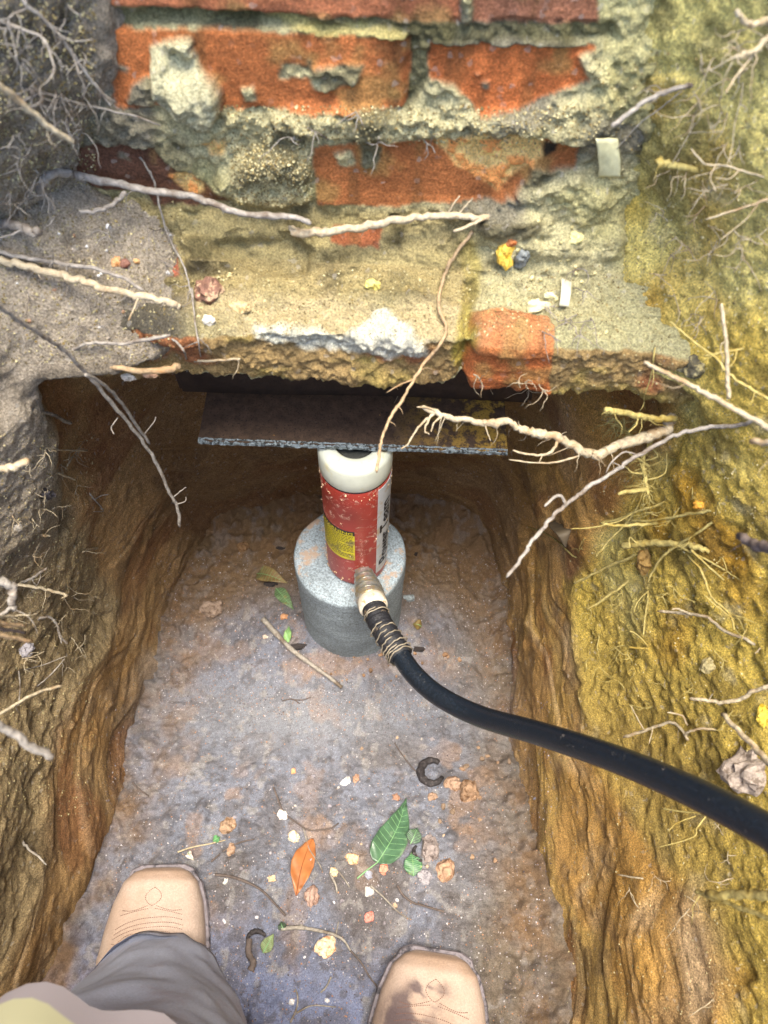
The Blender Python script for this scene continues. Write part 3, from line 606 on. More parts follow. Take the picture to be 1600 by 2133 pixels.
mb = MB(); mb.tube(hs[k0-6:], [HR]*len(hs[k0-6:]), 32); mb.build('rubber_tube', M_blk, hose)
M_tape = plain('black_tape', lin((30, 31, 36)), .5, var=.4, scale=400, second=lin((120, 104, 84)), sec=(.60, .68), secscale=70, bump=.001)
gp = hs[:k0]; mb = MB(); rr = [(.0135+.0018*(((i*.37) % 1)) if i > 3 else .0105) for i in range(len(gp))]; mb.tube(gp, rr, 28); mb.build('tape_wrap', M_tape, hose)
def ringpts(i0, turns, r, per=26, adv=1.0, jit=.0016):
    out = []; a = None; n = int(turns*per)
    for q in range(n+1):
        f = i0+q/per*adv; i = int(f); i = min(i, len(hs)-2); p = hs[i].lerp(hs[i+1], f-i); t = (hs[i+1]-hs[i]).normalized()
        e = Vector((0, 0, 1)); e = (e-t*e.dot(t)).normalized(); b = t.cross(e); th = 2*math.pi*q/per
        rr_ = r+random.uniform(-jit, jit); out.append(p+(e*math.cos(th)+b*math.sin(th))*rr_)
    return out
M_wire = plain('pale_wire', lin((120, 112, 98)), .6, var=.5)
for i0, tn, ad in ((10, 1.2, 1.5), (22, 1.1, 4), (29, 1.1, 3), (35, 1.3, 3.5), (41, 2.6, 1.6)):
    mb = MB(); q = ringpts(i0, tn, .0157, adv=ad); mb.tube(q, [.0009]*len(q), 5)
    mb.build('wire_wrap', M_wire, hose)
# steel angle on top of the jack
def steelmat():
    mt, t, b = newmat('rusty_steel'); L = t.links; tc = N(t, 'ShaderNodeTexCoord')
    n = N(t, 'ShaderNodeTexNoise', _Scale=120., _Detail=6., _Roughness=.7); n2 = N(t, 'ShaderNodeTexNoise', _Scale=50., _Detail=8., _Roughness=.75); sp = N(t, 'ShaderNodeTexNoise', _Scale=520., _Detail=2.)
    for q in (n, n2, sp): L.new(tc.outputs['Object'], q.inputs[0])
    c = mul(t, tuple(lin((76, 60, 48))), ramp(t, n.outputs[0], [(.3, .5), (.7, 1.35)]))
    sx = N(t, 'ShaderNodeSeparateXYZ'); L.new(tc.outputs['Object'], sx.inputs[0])
    fx = ramp(t, sx.outputs['X'], [(.0, .0), (.12, 1.)]); mr = N(t, 'ShaderNodeMath', operation='MULTIPLY'); L.new(fx, mr.inputs[0]); L.new(ramp(t, n2.outputs[0], [(.46, 0.), (.54, .9)]), mr.inputs[1])
    c = mul(t, c, tuple(lin((176, 142, 60))), mr.outputs[0], 'MIX')
    c = mul(t, c, tuple(lin((176, 136, 66))), ramp(t, n2.outputs[0], [(.66, 0.), (.70, .9)]), 'MIX'); c = mul(t, c, tuple(lin((30, 28, 26))), ramp(t, sp.outputs[0], [(.60, 0.), (.66, .8)]), 'MIX')
    L.new(c, b.inputs['Base Color']); b.inputs['Roughness'].default_value = .55; b.inputs['Metallic'].default_value = .25
    bp = N(t, 'ShaderNodeBump', _Strength=.8, _Distance=.0012); L.new(n.outputs[0], bp.inputs['Height']); L.new(bp.outputs[0], b.inputs['Normal']); return mt
pl_ = PY(420, 940, .455); pr_ = PY(1058, 938, .455); zb = .5245
ang = empty('steel_plate', ((pl_.x+pr_.x)/2, .455, zb)); tag(ang, 'rusty torch cut steel plate lying on top of the jack under the brick footing', 'steel plate')
bm = bmesh.new(); sec = [(0, 0), (.08, 0), (.165, 0), (.165, .0065), (.08, .0065), (.03, .0065), (0, .0065)]
nx = 160; ring = []
for i in range(nx+1):
    x = pl_.x+(pr_.x-pl_.x)*i/nx; r_ = []
    for j, (yy, zz) in enumerate(sec):
        dz = (.0016*float(fbm(x*140, j*.2, 0, 3, 5))+.0012*float(vn(x*420, 0, 0, 3))) if j in (0, 6) else 0
        r_.append(bm.verts.new((x, .455+yy+dz, zb+zz)))
    ring.append(r_)
for i in range(nx):
    for j in range(len(sec)): bm.faces.new((ring[i][j], ring[i+1][j], ring[i+1][(j+1) % 7], ring[i][(j+1) % 7]))
bm.faces.new(ring[0]); bm.faces.new(ring[-1][::-1]); bmesh.ops.recalc_face_normals(bm, faces=bm.faces[:])
me = bpy.data.meshes.new('plate_body'); bm.to_mesh(me); bm.free(); o = link('plate_body', me, steelmat(), ang, False); o.matrix_parent_inverse = Matrix.Translation(-ang.location)
bm = bmesh.new(); prev = None; n2_ = 260
for i in range(n2_+1):
    x = pl_.x+(pr_.x-pl_.x)*i/n2_; a_ = .0006*float(vn(x*300, 0, 0, 13)); b_ = .0012+.0008*float(fbm(x*260, 1, 0, 3, 15))
    r_ = [bm.verts.new((x, .4565+b_, zb+.0070)), bm.verts.new((x, .4535+a_*1.3, zb+.0058+a_)), bm.verts.new((x, .4525-a_*1.2, zb+.003)), bm.verts.new((x, .4545+b_*.5, zb-.0006)), bm.verts.new((x, .4600, zb+.002))]
    if prev:
        for j in range(5): bm.faces.new((prev[j], r_[j], r_[(j+1) % 5], prev[(j+1) % 5]))
    prev = r_
bmesh.ops.recalc_face_normals(bm, faces=bm.faces[:]); me = bpy.data.meshes.new('cut_edge'); bm.to_mesh(me); bm.free()
o = link('cut_edge', me, plain('torch_cut_steel', lin((140, 152, 156)), .35, .5, var=.5, scale=260, bump=.003, second=lin((52, 56, 56)), sec=(.46, .56), secscale=260), ang, False); o.matrix_parent_inverse = Matrix.Translation(-ang.location)  # bright glints on the cut edge are mixed into the steel colour
# ------------------------------------------------------------------ person: boots, trouser leg, hi-vis hem
per = empty('person', (-.1, -.05, .12)); tag(per, 'person in tan boots, grey trousers and yellow hi-vis shirt standing in the pit', 'person')
M_boot = soilmat('tan_leather', rough=.8, grain=.10, bump=.12, fine=500, specks=0)
M_sole = plain('dusty_sole', lin((110, 104, 110)), .85, var=.3, scale=160, second=lin((50, 48, 54)), sec=(.5, .6), secscale=60, bump=.001)
M_st = plain('dark_thread', lin((100, 72, 62)), .8)
SY = [.0, -.005, -.016, -.04, -.07, -.10, -.13, -.17, -.21, -.25, -.28, -.295, -.30]
SW = [.022, .034, .0450, .0540, .0595, .0625, .0605, .050, .043, .041, .038, .028, .010]
SH = [.020, .034, .043, .049, .056, .066, .080, .098, .105, .100, .085, .07, .04]
def bw(y): return float(np.interp(-y, [-q for q in SY], SW))
def bh(y): return float(np.interp(-y, [-q for q in SY], SH))
def surf(y, u, off=0.):  # u -1..1 across
    wv, hv = bw(y), bh(y); th = math.pi*(1-u)/2; c, s = math.cos(th), math.sin(th)
    x = (wv+off)*math.copysign(abs(c)**.85, c); z = .014+(hv-.014+off)*abs(s)**.72
    return Vector((x, y, z))
def boot(toe, rz, label, mirror=1, dirt=None, scl=1.):
    b = empty('boot', (0, 0, 0)); b.parent = per; b['label'] = label
    T = Matrix.Translation(toe) @ Matrix.Rotation(rz, 4, 'Z') @ Matrix.Scale(scl, 4)
    def fin(name, mb, mat, sm_=True, par=b):
        for i, v in enumerate(mb.v): mb.v[i] = T @ (Vector((v.x*mirror, v.y, v.z)))
        if mirror < 0: mb.f = [tuple(reversed(f)) for f in mb.f]
        o = link(name, mesh(name, mb.v, mb.f), mat, par, sm_); return o
    ny, nu = 90, 40; V = []; F = []
    for i in range(ny+1):
        y = -.30*(i/ny)**1.25
        for j in range(nu+1):
            p = surf(y, -1+2*j/nu); cr = .0012*math.sin(y*260+2*p.x*40)*math.exp(-((y+.105)/.03)**2); V.append(p+Vector((0, 0, cr*(p.z > .03))))
    for i in range(ny):
        for j in range(nu): a = i*(nu+1)+j; F.append((a, a+1, a+nu+2, a+nu+1))
    F.append(tuple(range(nu, -1, -1))); F.append(tuple(ny*(nu+1)+j for j in range(nu+1)))
    mb = MB(); mb.add(V, F); up_ = fin('upper', mb, M_boot)
    A_ = np.array([tuple(v) for v in V]); u_ = np.tile(np.linspace(-1, 1, nu+1), ny+1); yy = A_[:, 1]; nz_ = fbm(A_[:, 0]*60+rz*9, yy*60, A_[:, 2]*60, 4, 55); nb_ = fbm(A_[:, 0]*22+rz*9, yy*22, 1, 3, 56)
    bc_ = np.broadcast_to(lin((166, 148, 136)), (len(V), 3)).copy(); bc_ = mixc(bc_, lin((150, 126, 108)), np.clip(sm(-.028, -.004, yy+.006*nz_)*.8+sm(.2, .7, nb_)*.4, 0, 1)); bc_ = mixc(bc_, lin((168, 156, 150)), np.clip(sm(.028, .016, A_[:, 2])*.7, 0, 1))
    for (y, u, sy, su) in (dirt or []):
        g_ = np.exp(-((yy-y)/sy)**2-((u_-u)/su)**2); bc_ = mixc(bc_, lin((84, 72, 74)), np.clip(g_*3*sm(-.3, .3, nz_+.3*g_), 0, .9))
    setcol(up_.data, bc_)
    # toe bumper seam and welt
    mb = MB(); out = []
    for s_ in (1, -1):
        ys = [SY[0]-.30*(k/60)**1.3 for k in range(61)]; ys = ys if s_ > 0 else ys[::-1]
        out += [(s_*(bw(y)), y) for y in ys]
    nn = len(out); V = []; cen = Vector((0, -.14))
    prof = [(.0005, .016), (.0032, .0155), (.0046, .012), (.0036, .0085), (.0042, .007), (.0036, 0)]
    for (x, y) in out:
        g = .35 if (y > -.003) else 0
        for (of, z) in prof:
            wob = .0003*random.uniform(-1, 1); V.append(Vector((x+math.copysign(of+wob, x), y+(of*1.0 if y > -.008 else 0), z)))
    m_ = len(prof)
    for i in range(nn):
        k = (i+1) % nn
        for j in range(m_-1): F2 = (i*m_+j, k*m_+j, k*m_+j+1, i*m_+j+1); mb.f.append(F2)
    mb.v = V; mb.f.append(tuple(i*m_ for i in range(nn))); mb.f.append(tuple(i*m_+m_-1 for i in range(nn))[::-1])
    fin('sole', mb, M_sole, False)
    # stitching
    mb = MB()
    def dash(path, gap=.0021, dl=.0012):
        pts = [surf(y, u, .0003) for y, u in path]; acc = 0; 
        L_ = [0]; 
        for a, c in zip(pts[:-1], pts[1:]): L_.append(L_[-1]+(c-a).length)
        s = 0
        while s < L_[-1]-dl:
            q = []
            for ss in (s, s+dl): i = max(0, min(len(L_)-2, int(np.searchsorted(L_, ss))-1)); f = (ss-L_[i])/max(1e-6, L_[i+1]-L_[i]); q.append(pts[i].lerp(pts[i+1], f))
            mb.tube(q, [.0005, .0005], 4); s += gap
    U = lambda f, n=24, a=-.42, b=.42: [(f(a+(b-a)*k/n), a+(b-a)*k/n) for k in range(n+1)]
    arc = lambda y0, c=.035: (lambda u: y0-c*(u-.12)**2*1.2)
    for y0 in (-.056, -.0615, -.066, -.0885, -.093, -.098, -.1025): dash(U(arc(y0)))
    dash(U(lambda u: -.077-.035*(u-.1)**2+.006*math.sin(u*9)), .0021); dash(U(lambda u: -.077-.035*(u-.1)**2-.006*math.sin(u*9)), .0021)
    dash([(-.024-.020*k/12, .0+.085*math.sin(math.pi*k/12)) for k in range(13)]+[(-.044+.020*k/12, -.085*math.sin(math.pi*k/12)) for k in range(13)])
    for s_ in (1, -1): dash([(-.044-.003*math.sin(k/10*3.14)-.004*k/10, s_*(.04+.36*k/10)) for k in range(11)]); dash([(-.047-.007*k/10, s_*(.03+.38*k/10)) for k in range(11)])
    fin('stitching', mb, M_st, False)
    if False:
        mb = MB()
        for (y, u, sy, su) in dirt:
            for _ in range(90):
                a, r_ = random.uniform(0, 6.28), random.random()**.6; p = surf(y+sy*r_*math.sin(a), u+su*r_*math.cos(a), .0002); s = random.uniform(.0012, .0036)
                q = [p+Vector((random.uniform(-1, 1)*s, random.uniform(-1, 1)*s, random.uniform(-.1, .18)*s)) for _ in range(5)]; mb.add(q, [(0, 1, 2), (0, 2, 3), (0, 3, 4), (0, 1, 4)])
        fin('mud_smear', mb, plain('dark_mud', lin((150, 134, 128)), .95), False)
    return b
tl = PZ(330, 1803, .15); tr = PZ(912, 1984, .16)
tlz = fz(tl.x, tl.y-.06); trz = fz(tr.x, tr.y-.05)
boot(Vector((tl.x, tl.y, tlz+.001)), R(3), 'left boot, its instep hidden under the trouser hem')
boot(Vector((tr.x, tr.y, trz+.003)), R(-6), 'right boot with dark mud smeared on the toe', -1, [(-.033, .1, .009, .16), (-.056, .30, .014, .24), (-.064, .42, .008, .2)], 1.1)
M_tr = plain('grey_work_cloth', lin((160, 166, 186)), .85, var=.14, scale=500, bump=.0005, second=lin((142, 132, 142)), sec=(.55, .8), secscale=12)
def leg(cx, cy, zf, vis=True, seed=0, fr=.0):
    V = []; F = []; nz, na = 90, 96; rings = []
    for i in range(nz+1):
        t = i/nz; z = zf+.085+t*.62
        x = cx+.045*t+.02*math.sin(t*3); rx, ry = .084+.14*t, .088+.02*t
        y = cy+float(np.interp(z-zf, [.085, .12, .19, .34, .70], [.020, .008, -.012, -.045, -.09]))-(fr if vis else .03)-ry
        for k in range(na):
            a = 2*math.pi*k/na; ca, sa = math.cos(a), math.sin(a)
            fold = .006*float(fbm(ca*1.6+t*2, sa*1.6, t*9+seed, 3, 77))+.007*float(ridged(ca*1.1+t*1.2, sa*1.1+2, t*5+ca*1.2+seed, 2, 78))*(1-.4*t)
            hemdrop = (-.045*max(0, -sa)**1-.05*max(0, -ca)**1.5-.012*max(0, ca)**2)*(1-min(1, t*4))
            V.append(Vector((x+(rx+fold)*ca, y+(ry+fold)*sa, z+hemdrop)))
    for i in range(nz):
        for k in range(na): F.append((i*na+k, i*na+(k+1) % na, (i+1)*na+(k+1) % na, (i+1)*na+k))
    # turned-in hem
    b0 = len(V)
    for k in range(na): p = V[k]; c = Vector((cx, cy-.07, p.z)); V.append(p+(c-p).normalized()*.003+Vector((0, 0, .0005)))
    for k in range(na): p = V[k]; c = Vector((cx, cy-.07, p.z)); V.append(p+(c-p).normalized()*.004+Vector((0, 0, .03)))
    for k in range(na): j = (k+1) % na; F.append((b0+k, b0+j, j, k)); F.append((b0+na+k, b0+na+j, b0+j, b0+k))
    return V, F
mb = MB(); V, F = leg(tl.x+.028, .0, tlz, seed=0); mb.add(V, F); V, F = leg(tr.x-.01, -.06, trz, False, seed=5)
V = [Vector((v.x-.09*max(0, v.z-.2), v.y, v.z)) for v in V]; mb.add(V, F)
o = link('trousers', mesh('trousers', mb.v, mb.f), M_tr, per)
# hi-vis shirt hem hanging in front of the thighs
M_hv = newmat('hi_vis_cloth'); mt, t, b = M_hv; tc = N(t, 'ShaderNodeTexCoord'); wv = N(t, 'ShaderNodeTexWave', _Scale=5.5, _Distortion=1.2, _Detail=1.); wv.bands_direction = 'Z'; t.links.new(tc.outputs['Object'], wv.inputs[0])
c = ramp(t, wv.outputs[0], [(.45, tuple(lin((180, 180, 148)))), (.6, tuple(lin((150, 144, 150))))]); t.links.new(c, b.inputs['Base Color']); b.inputs['Roughness'].default_value = .8
V = []; F = []; na, nz = 72, 40
for i in range(nz+1):
    t_ = i/nz; 
    for k in range(na):
        a = 2*math.pi*k/na; ca, sa = math.cos(a), math.sin(a)
        fo = .008*math.sin(a*7+1.5*t_)+.006*float(fbm(ca*2, sa*2, t_*3, 2, 9))
        z = .60+.34*t_+.012*math.sin(a*3)
        V.append(Vector((-.178+(.112+fo)*ca, -.165-.16*t_+(.138+fo+.012*math.exp(-((a-1.75)/.3)**2))*sa, z)))
for i in range(nz):
    for k in range(na): F.append((i*na+k, i*na+(k+1) % na, (i+1)*na+(k+1) % na, (i+1)*na+k))
link('shirt', mesh('shirt', V, F), M_hv[0], per)
for ch in per.children: ch.matrix_parent_inverse = Matrix.Translation(-per.location)
# ------------------------------------------------------------------ roots
M_root = plain('pale_root_bark', lin((158, 146, 122)), .85, var=.45, scale=260, bump=.002, second=lin((140, 116, 84)), sec=(.50, .64), secscale=45)
M_rootg = plain('grey_root_bark', lin((134, 128, 120)), .85, var=.45, scale=260, bump=.002, second=lin((96, 84, 72)), sec=(.50, .64), secscale=45)
M_roott = plain('tan_root_bark', lin((150, 128, 98)), .85, var=.45, scale=260, bump=.002, second=lin((150, 112, 72)), sec=(.50, .64), secscale=45)
M_rooty = plain('yellow_root_bark', lin((160, 146, 88)), .85, var=.45, scale=260, bump=.002, second=lin((140, 118, 50)), sec=(.50, .64), secscale=45)
M_rootd = plain('dark_root_bark', lin((84, 74, 70)), .85, var=.4, scale=160, bump=.0012)
MATS = dict(p=M_root, g=M_rootg, t=M_roott, y=M_rooty, d=M_rootd)
def rpath(pts, lift, d=None, wob=.35, w=8):
    n = len(pts); base = hit(*pts[0]); tip = hit(*pts[-1])-lift
    if d: base, tip = d
    L = [0]
    for a, b in zip(pts[:-1], pts[1:]): L.append(L[-1]+math.hypot(a[0]-b[0], a[1]-b[1]))
    out = []
    for i, (x, y) in enumerate(pts):
        f = L[i]/L[-1]; dd = base+(tip-base)*f
        if 0 <= x <= 1600 and 0 < y < 2133: dd = min(dd, hit(x, y)-.002-.004*min(1, f*3))
        out.append(P(x, y, dd))
    if not d: out[0] = P(pts[0][0], pts[0][1], hit(*pts[0])+.008)
    return spline(out, 7)
def root(label, pts, w0, w1, lift=.03, d=None, br=(), mat='p', hairs=1, group=None, knob=.07, cut=False, name='root', cat='root'):
    mb = MB()
    def one(pts, w0, w1, lift, d):
        q = rpath(pts, lift, d); n = len(q); sd_ = random.random()*50; rad = []
        for i, p in enumerate(q):
            f = i/(n-1); dep = (p-CAM).dot(Fv); r = (w0+(w1-w0)*f)*.44*dep/FPX
            r *= 1+knob*float(vn(i*.9+sd_, 0, 0, 5))+knob*.8*max(0, float(vn(i*.31+sd_, 3, 0, 6))); rad.append(max(r, .0003))
            if 0 < i < n-1: q[i] = p+Vector((float(vn(i*.8, sd_, 0, 1)), float(vn(i*.8, sd_, 0, 2)), float(vn(i*.8, sd_, 0, 3))))*min(r*.55, .0016)
        if not cut: rad[-1] *= .45
        mb.tube(q, rad, 9 if w0 > 9 else 6); return q, rad
    q, rad = one(pts, w0, w1, lift, d)
    for bpts, b0, b1, *r in br:
        if d or r:
            dd = r[0] if r else None
            if dd is None:
                # start from nearest depth on the main root
                c = min(q, key=lambda p: abs(topx(p.x, p.y, p.z)[0]-bpts[0][0])+abs(topx(p.x, p.y, p.z)[1]-bpts[0][1])); s0 = (c-CAM).dot(Fv); dd = (s0, s0-.01)
            one(bpts, b0, b1, 0, dd)
        else:
            c = min(q, key=lambda p: abs(topx(p.x, p.y, p.z)[0]-bpts[0][0])+abs(topx(p.x, p.y, p.z)[1]-bpts[0][1])); s0 = (c-CAM).dot(Fv); one(bpts, b0, b1, 0, (s0, s0-.008))
    for _ in range(hairs):
        i = random.randrange(len(q)//4, len(q)); p = q[i]; v = Vector((random.uniform(-1, 1), random.uniform(-1, .2), random.uniform(-1, .6))).normalized(); L_ = random.uniform(.008, .028); h_ = [p]
        for k in range(6): v = (v+Vector((random.uniform(-.6, .6), random.uniform(-.6, .6), random.uniform(-.6, .4)))).normalized(); h_.append(h_[-1]+v*L_/6)
        mb.tube(h_, [.00045*(1-k/8) for k in range(7)], 4)
    o = mb.build(name, MATS[mat]); tag(o, label, cat, group); return o
root('short pale root stub poking in blurred at the upper left edge', [(-40,150),(0,180),(60,228),(110,268),(152,297)], 17, 12, 0, (.36,.42), cut=True)
root('long forked root hanging down from the top left corner', [(30,-20),(60,12),(115,65),(150,110),(185,160),(212,195),(232,222)], 12, 6, .03, br=[([(60,15),(20,35),(25,75),(35,120)],4,2),([(115,65),(150,85),(195,82)],4,2),([(150,110),(165,150),(172,148)],3,2)], mat='g', hairs=8)
root('crooked twig of root below the top left forked root, pointing down', [(-20,35),(40,58),(90,80),(105,115),(115,145)], 9, 5, .04, mat='g', hairs=6, br=[([(40,58),(35,95)],4,2)])
root('thin wavy root lying on grey soil above the dark left brick', [(20,225),(60,205),(95,195),(150,212),(220,228),(290,245),(335,262)], 7, 4, .01, mat='g', hairs=2)
root('thick grey root arching down from the left under the dark brick to a blunt end', [(82,408),(88,382),(105,362),(150,362),(200,374),(260,388),(320,398),(400,408),(450,428),(500,442),(560,450),(610,452),(648,466)], 21, 13, .03, mat='g', br=[([(262,402),(235,425),(200,440),(165,440)],12,8)], knob=.12)
root('pale broken ended root lying along the ledge in the middle of the brickwork', [(1048,455),(1000,454),(950,450),(880,452),(820,460),(760,472),(700,480),(650,484),(604,481)], 14, 21, .02, mat='p', br=[([(930,450),(945,425),(958,408)],6,3),([(950,450),(965,435),(985,412)],6,3),([(1010,455),(980,468),(945,482)],9,7),([(620,483),(602,470)],8,3)], knob=.1, cut=True)
root('long thick pale root crossing the grey bank at left and ending above the wall corner', [(-20,535),(0,542),(60,556),(120,572),(180,588),(230,606),(290,615),(340,628),(375,640)], 19, 16, .04, mat='p', knob=.12, cut=True, br=[([(290,615),(280,640),(268,668)],5,3)])
root('thinner grey root running just above the long thick pale root on the left bank', [(-20,515),(0,525),(60,538),(120,548),(200,560),(260,580),(300,606)], 12, 8, .03, mat='g')
root('very long slender root slanting from the left edge down across the tunnel mouth', [(-20,615),(0,640),(50,675),(100,705),(150,745),(200,800),(250,862),(290,910),(318,950),(335,985),(350,1020),(368,1052),(375,1098)], 11, 7, 0, (.44,.80), mat='g', br=[([(245,870),(232,890),(238,905)],3,2),([(300,905),(320,880),(325,868)],3,2),([(362,1035),(380,1020),(388,1015)],3,2),([(368,1050),(385,1045),(388,1035)],3,2),([(178,780),(215,800),(250,835),(285,885),(312,925)],8,7,(.53,.68))])
root('sawn grey root stub at the left edge with a pale cut end', [(-10,462),(20,466),(50,475),(78,485)], 22, 24, .03, mat='g', cut=True, br=[([(50,478),(20,490),(0,495)],5,4)])
root('curved grey root lying on the bank above the tunnel mouth at left', [(130,742),(165,722),(200,714),(250,716),(300,708),(355,698)], 8, 9, .02, mat='g')
root('thin dangling rootlet strung with soil crumbs left of the tunnel centre', [(280,312),(300,340),(320,375),(330,420),(345,475),(365,520),(385,560),(400,620),(408,680),(418,740),(430,800),(445,857)], 6, 2.5, .05, mat='g', hairs=14, br=[([(330,400),(270,400),(262,445)],3,1.5),([(400,600),(405,660),(415,720)],5,3)])
root('snapped stick with orange cut end lying on the left lip of the tunnel', [(200,758),(260,768),(320,772),(375,764)], 10, 18, .02, mat='t', cut=True)
root('thin straight rootlet poking from the footing edge above the steel plate left end', [(380,752),(420,752),(460,750),(500,748)], 6, 6, .02, mat='p', hairs=2, cut=True)
root('hooked thin root hanging over the left end of the footing', [(345,700),(370,715),(388,745),(390,790)], 6, 4, .02, mat='g')
root('long brown root hanging down the middle of the footing in front of the steel plate', [(985,482),(955,520),(932,560),(918,600),(914,640),(930,680),(918,715),(888,752),(862,790),(835,838),(812,872),(798,905),(790,945),(785,985)], 9, 7, 0, (.62,.60), mat='t', hairs=5, knob=.15, br=[([(862,790),(835,800),(805,818)],4,2)])
root('knobbly root reaching left across the tunnel mouth to a frayed tip by the jack', [(1402,868),(1385,895),(1350,910),(1310,922),(1270,935),(1240,945),(1205,935),(1170,915),(1130,905),(1090,895),(1060,880),(1020,882),(985,876),(945,872),(915,862),(880,846)], 26, 12, 0, (.66,.60), mat='p', knob=.2, hairs=22,
  br=[([(915,862),(895,850),(868,848)],6,3),([(905,862),(880,880),(862,905),(850,925),(835,935)],6,3),([(900,862),(885,895),(895,905)],6,2),([(925,866),(905,880),(898,900)],6,3),([(1010,880),(1015,900),(1022,918)],3,2),([(1165,915),(1150,940),(1125,948),(1095,945),(1068,938)],8,4),([(1130,948),(1122,965)],3,2),([(1225,940),(1180,958),(1130,965),(1060,957)],6,2.5),([(1240,950),(1200,930),(1140,950)],3,1.5)])
root('short yellow root stub above the knobbly root at the right mouth of the tunnel', [(1408,872),(1370,872),(1330,866),(1290,858),(1262,854)], 16, 14, 0, (.65,.60), mat='y', hairs=9, br=[([(1330,868),(1325,885),(1310,900)],5,3)], cut=True)
root('yellow tangle of rootlets clinging to the right bank under the knobbly root', [(1362,905),(1340,960),(1345,1000),(1350,1030)], 12, 8, .06, mat='y', hairs=60, br=[([(1345,960),(1370,950),(1355,930)],5,2),([(1345,985),(1320,985),(1300,970)],7,3),([(1350,1000),(1385,985),(1390,940)],5,2),([(1348,1020),(1300,1025),(1288,1030)],12,7),([(1350,970),(1330,955),(1310,945)],8,3)])
root('second yellow tangle of rootlets at the tip end of the short yellow stub', [(1330,925),(1305,900),(1290,880),(1275,870)], 9, 5, .06, mat='y', hairs=50, br=[([(1305,900),(1325,880),(1335,868)],5,2),([(1300,895),(1300,870)],5,2),([(1290,885),(1262,880)],4,2)])
root('long smooth pale root curving from the right bank down across the tunnel wall', [(1575,872),(1540,885),(1480,890),(1430,900),(1390,915),(1330,948),(1290,975),(1240,1005),(1200,1035),(1160,1068),(1135,1095),(1110,1125),(1088,1160),(1055,1203)], 10, 9, 0, (.60,.62), mat='g', knob=.1, br=[([(1178,1055),(1172,1035),(1158,1034),(1135,1055)],8,7),([(1330,948),(1300,942),(1275,962),(1262,985)],4,3),([(1275,962),(1300,975)],3,2)])
root('straight pale root blurred close to the camera at right, pointing up left', [(1660,925),(1600,890),(1540,858),(1480,826),(1430,798),(1385,775),(1342,755)], 15, 9, 0, (.44,.50), mat='p', knob=.08, cut=True)
root('upright thin root standing in front of the right bank', [(1518,830),(1515,780),(1514,720),(1508,680),(1503,632)], 10, 8, 0, (.50,.48), mat='p')
root('thin crooked root crossing behind the upright root on the right bank', [(1640,850),(1600,830),(1560,808),(1520,780),(1490,745),(1455,720),(1420,690),(1395,670)], 8, 4, 0, (.50,.54), mat='y')
root('short forked root just below the crossing of the upright root', [(1560,722),(1530,730),(1500,735),(1465,742)], 7, 6, .03, mat='y', br=[([(1535,730),(1530,750),(1520,765)],5,3)])
root('blurred white root end jutting in at the right edge beside the hanging roots', [(1660,922),(1620,922),(1565,920)], 17, 14, 0, (.42,.45), mat='p', cut=True)
root('double pronged root sticking out of the upper right soil beside the plastic strip', [(1462,174),(1420,182),(1380,195),(1340,215),(1305,240),(1276,264)], 12, 11, .04, mat='g', cut=True, br=[([(1420,190),(1380,222),(1330,260),(1285,310)],4,2,(.56,.56))])
root('curled pale root at the top right corner, hook shaped', [(1640,38),(1600,42),(1570,52),(1548,45),(1536,20)], 16, 12, .05, mat='p')
root('thick pale forked root at the right edge below the hooked one', [(1640,60),(1600,78),(1580,100),(1560,110),(1528,120)], 14, 10, .05, mat='p', br=[([(1600,78),(1570,115),(1540,150),(1510,195)],9,4),([(1582,98),(1570,108),(1545,108)],9,7)], hairs=10)
root('fine trailing root hanging beside the thick forked root at top right', [(1548,140),(1545,200),(1530,260),(1525,310),(1512,350)], 3, 2, .03, mat='p')
root('stubby pale root lying in the right bank below the double pronged root', [(1465,358),(1430,350),(1400,345),(1368,340)], 12, 20, .03, mat='y', cut=True)
root('branched twiggy root right of the stubby pale root', [(1610,372),(1560,360),(1510,345),(1470,342),(1440,310)], 6, 4, .04, mat='p', br=[([(1490,345),(1480,370),(1492,400)],4,2),([(1540,355),(1520,372),(1490,370)],4,2)])
root('thin root slanting in from the right edge below the branched twiggy root', [(1640,402),(1600,415),(1550,432),(1470,457)], 9, 5, .05, mat='p', br=[([(1580,425),(1550,460),(1500,500)],3,2)])
root('split whitish root bundle pointing left on the yellow bank above the hose', [(1500,1152),(1460,1142),(1420,1135),(1370,1130),(1330,1133),(1300,1135)], 13, 17, .05, mat='y', cut=True, br=[([(1420,1140),(1460,1160),(1510,1188)],7,4),([(1440,1145),(1470,1175),(1508,1208)],6,4),([(1330,1134),(1312,1120),(1312,1142)],4,3)], hairs=3)
root('long drooping root running down right from the split whitish bundle', [(1420,1140),(1440,1165),(1462,1190),(1478,1235),(1490,1252),(1512,1270),(1525,1290),(1530,1312)], 6, 5, .03, mat='y', br=[([(1530,1290),(1495,1265),(1468,1240)],4,3)])
root('slender root slanting down left below the split whitish bundle', [(1350,1145),(1310,1162),(1270,1178),(1230,1198),(1195,1216)], 8, 6, .05, mat='y')
root('slender root crossing steeply over the yellow bank under the root tangle', [(1345,1010),(1330,1050),(1305,1090),(1270,1125),(1240,1162)], 5, 6, .06, mat='y')
root('pair of joined rootlets pointing left beneath the root tangle', [(1400,1040),(1360,1055),(1320,1068),(1290,1082),(1250,1090)], 6, 8, .05, mat='y', br=[([(1320,1068),(1290,1085),(1240,1098),(1190,1102)],4,3),([(1370,1090),(1310,1095),(1255,1092)],9,6)])
root('long thin level root on the right bank just above the split bundle', [(1510,1060),(1460,1066),(1410,1076),(1360,1084),(1312,1085)], 8, 6, .04, mat='y')
root('dark bent root winding down the yellow bank behind the split bundle', [(1500,1075),(1460,1105),(1420,1130),(1380,1160),(1360,1190),(1348,1215)], 7, 6, .02, mat='y')
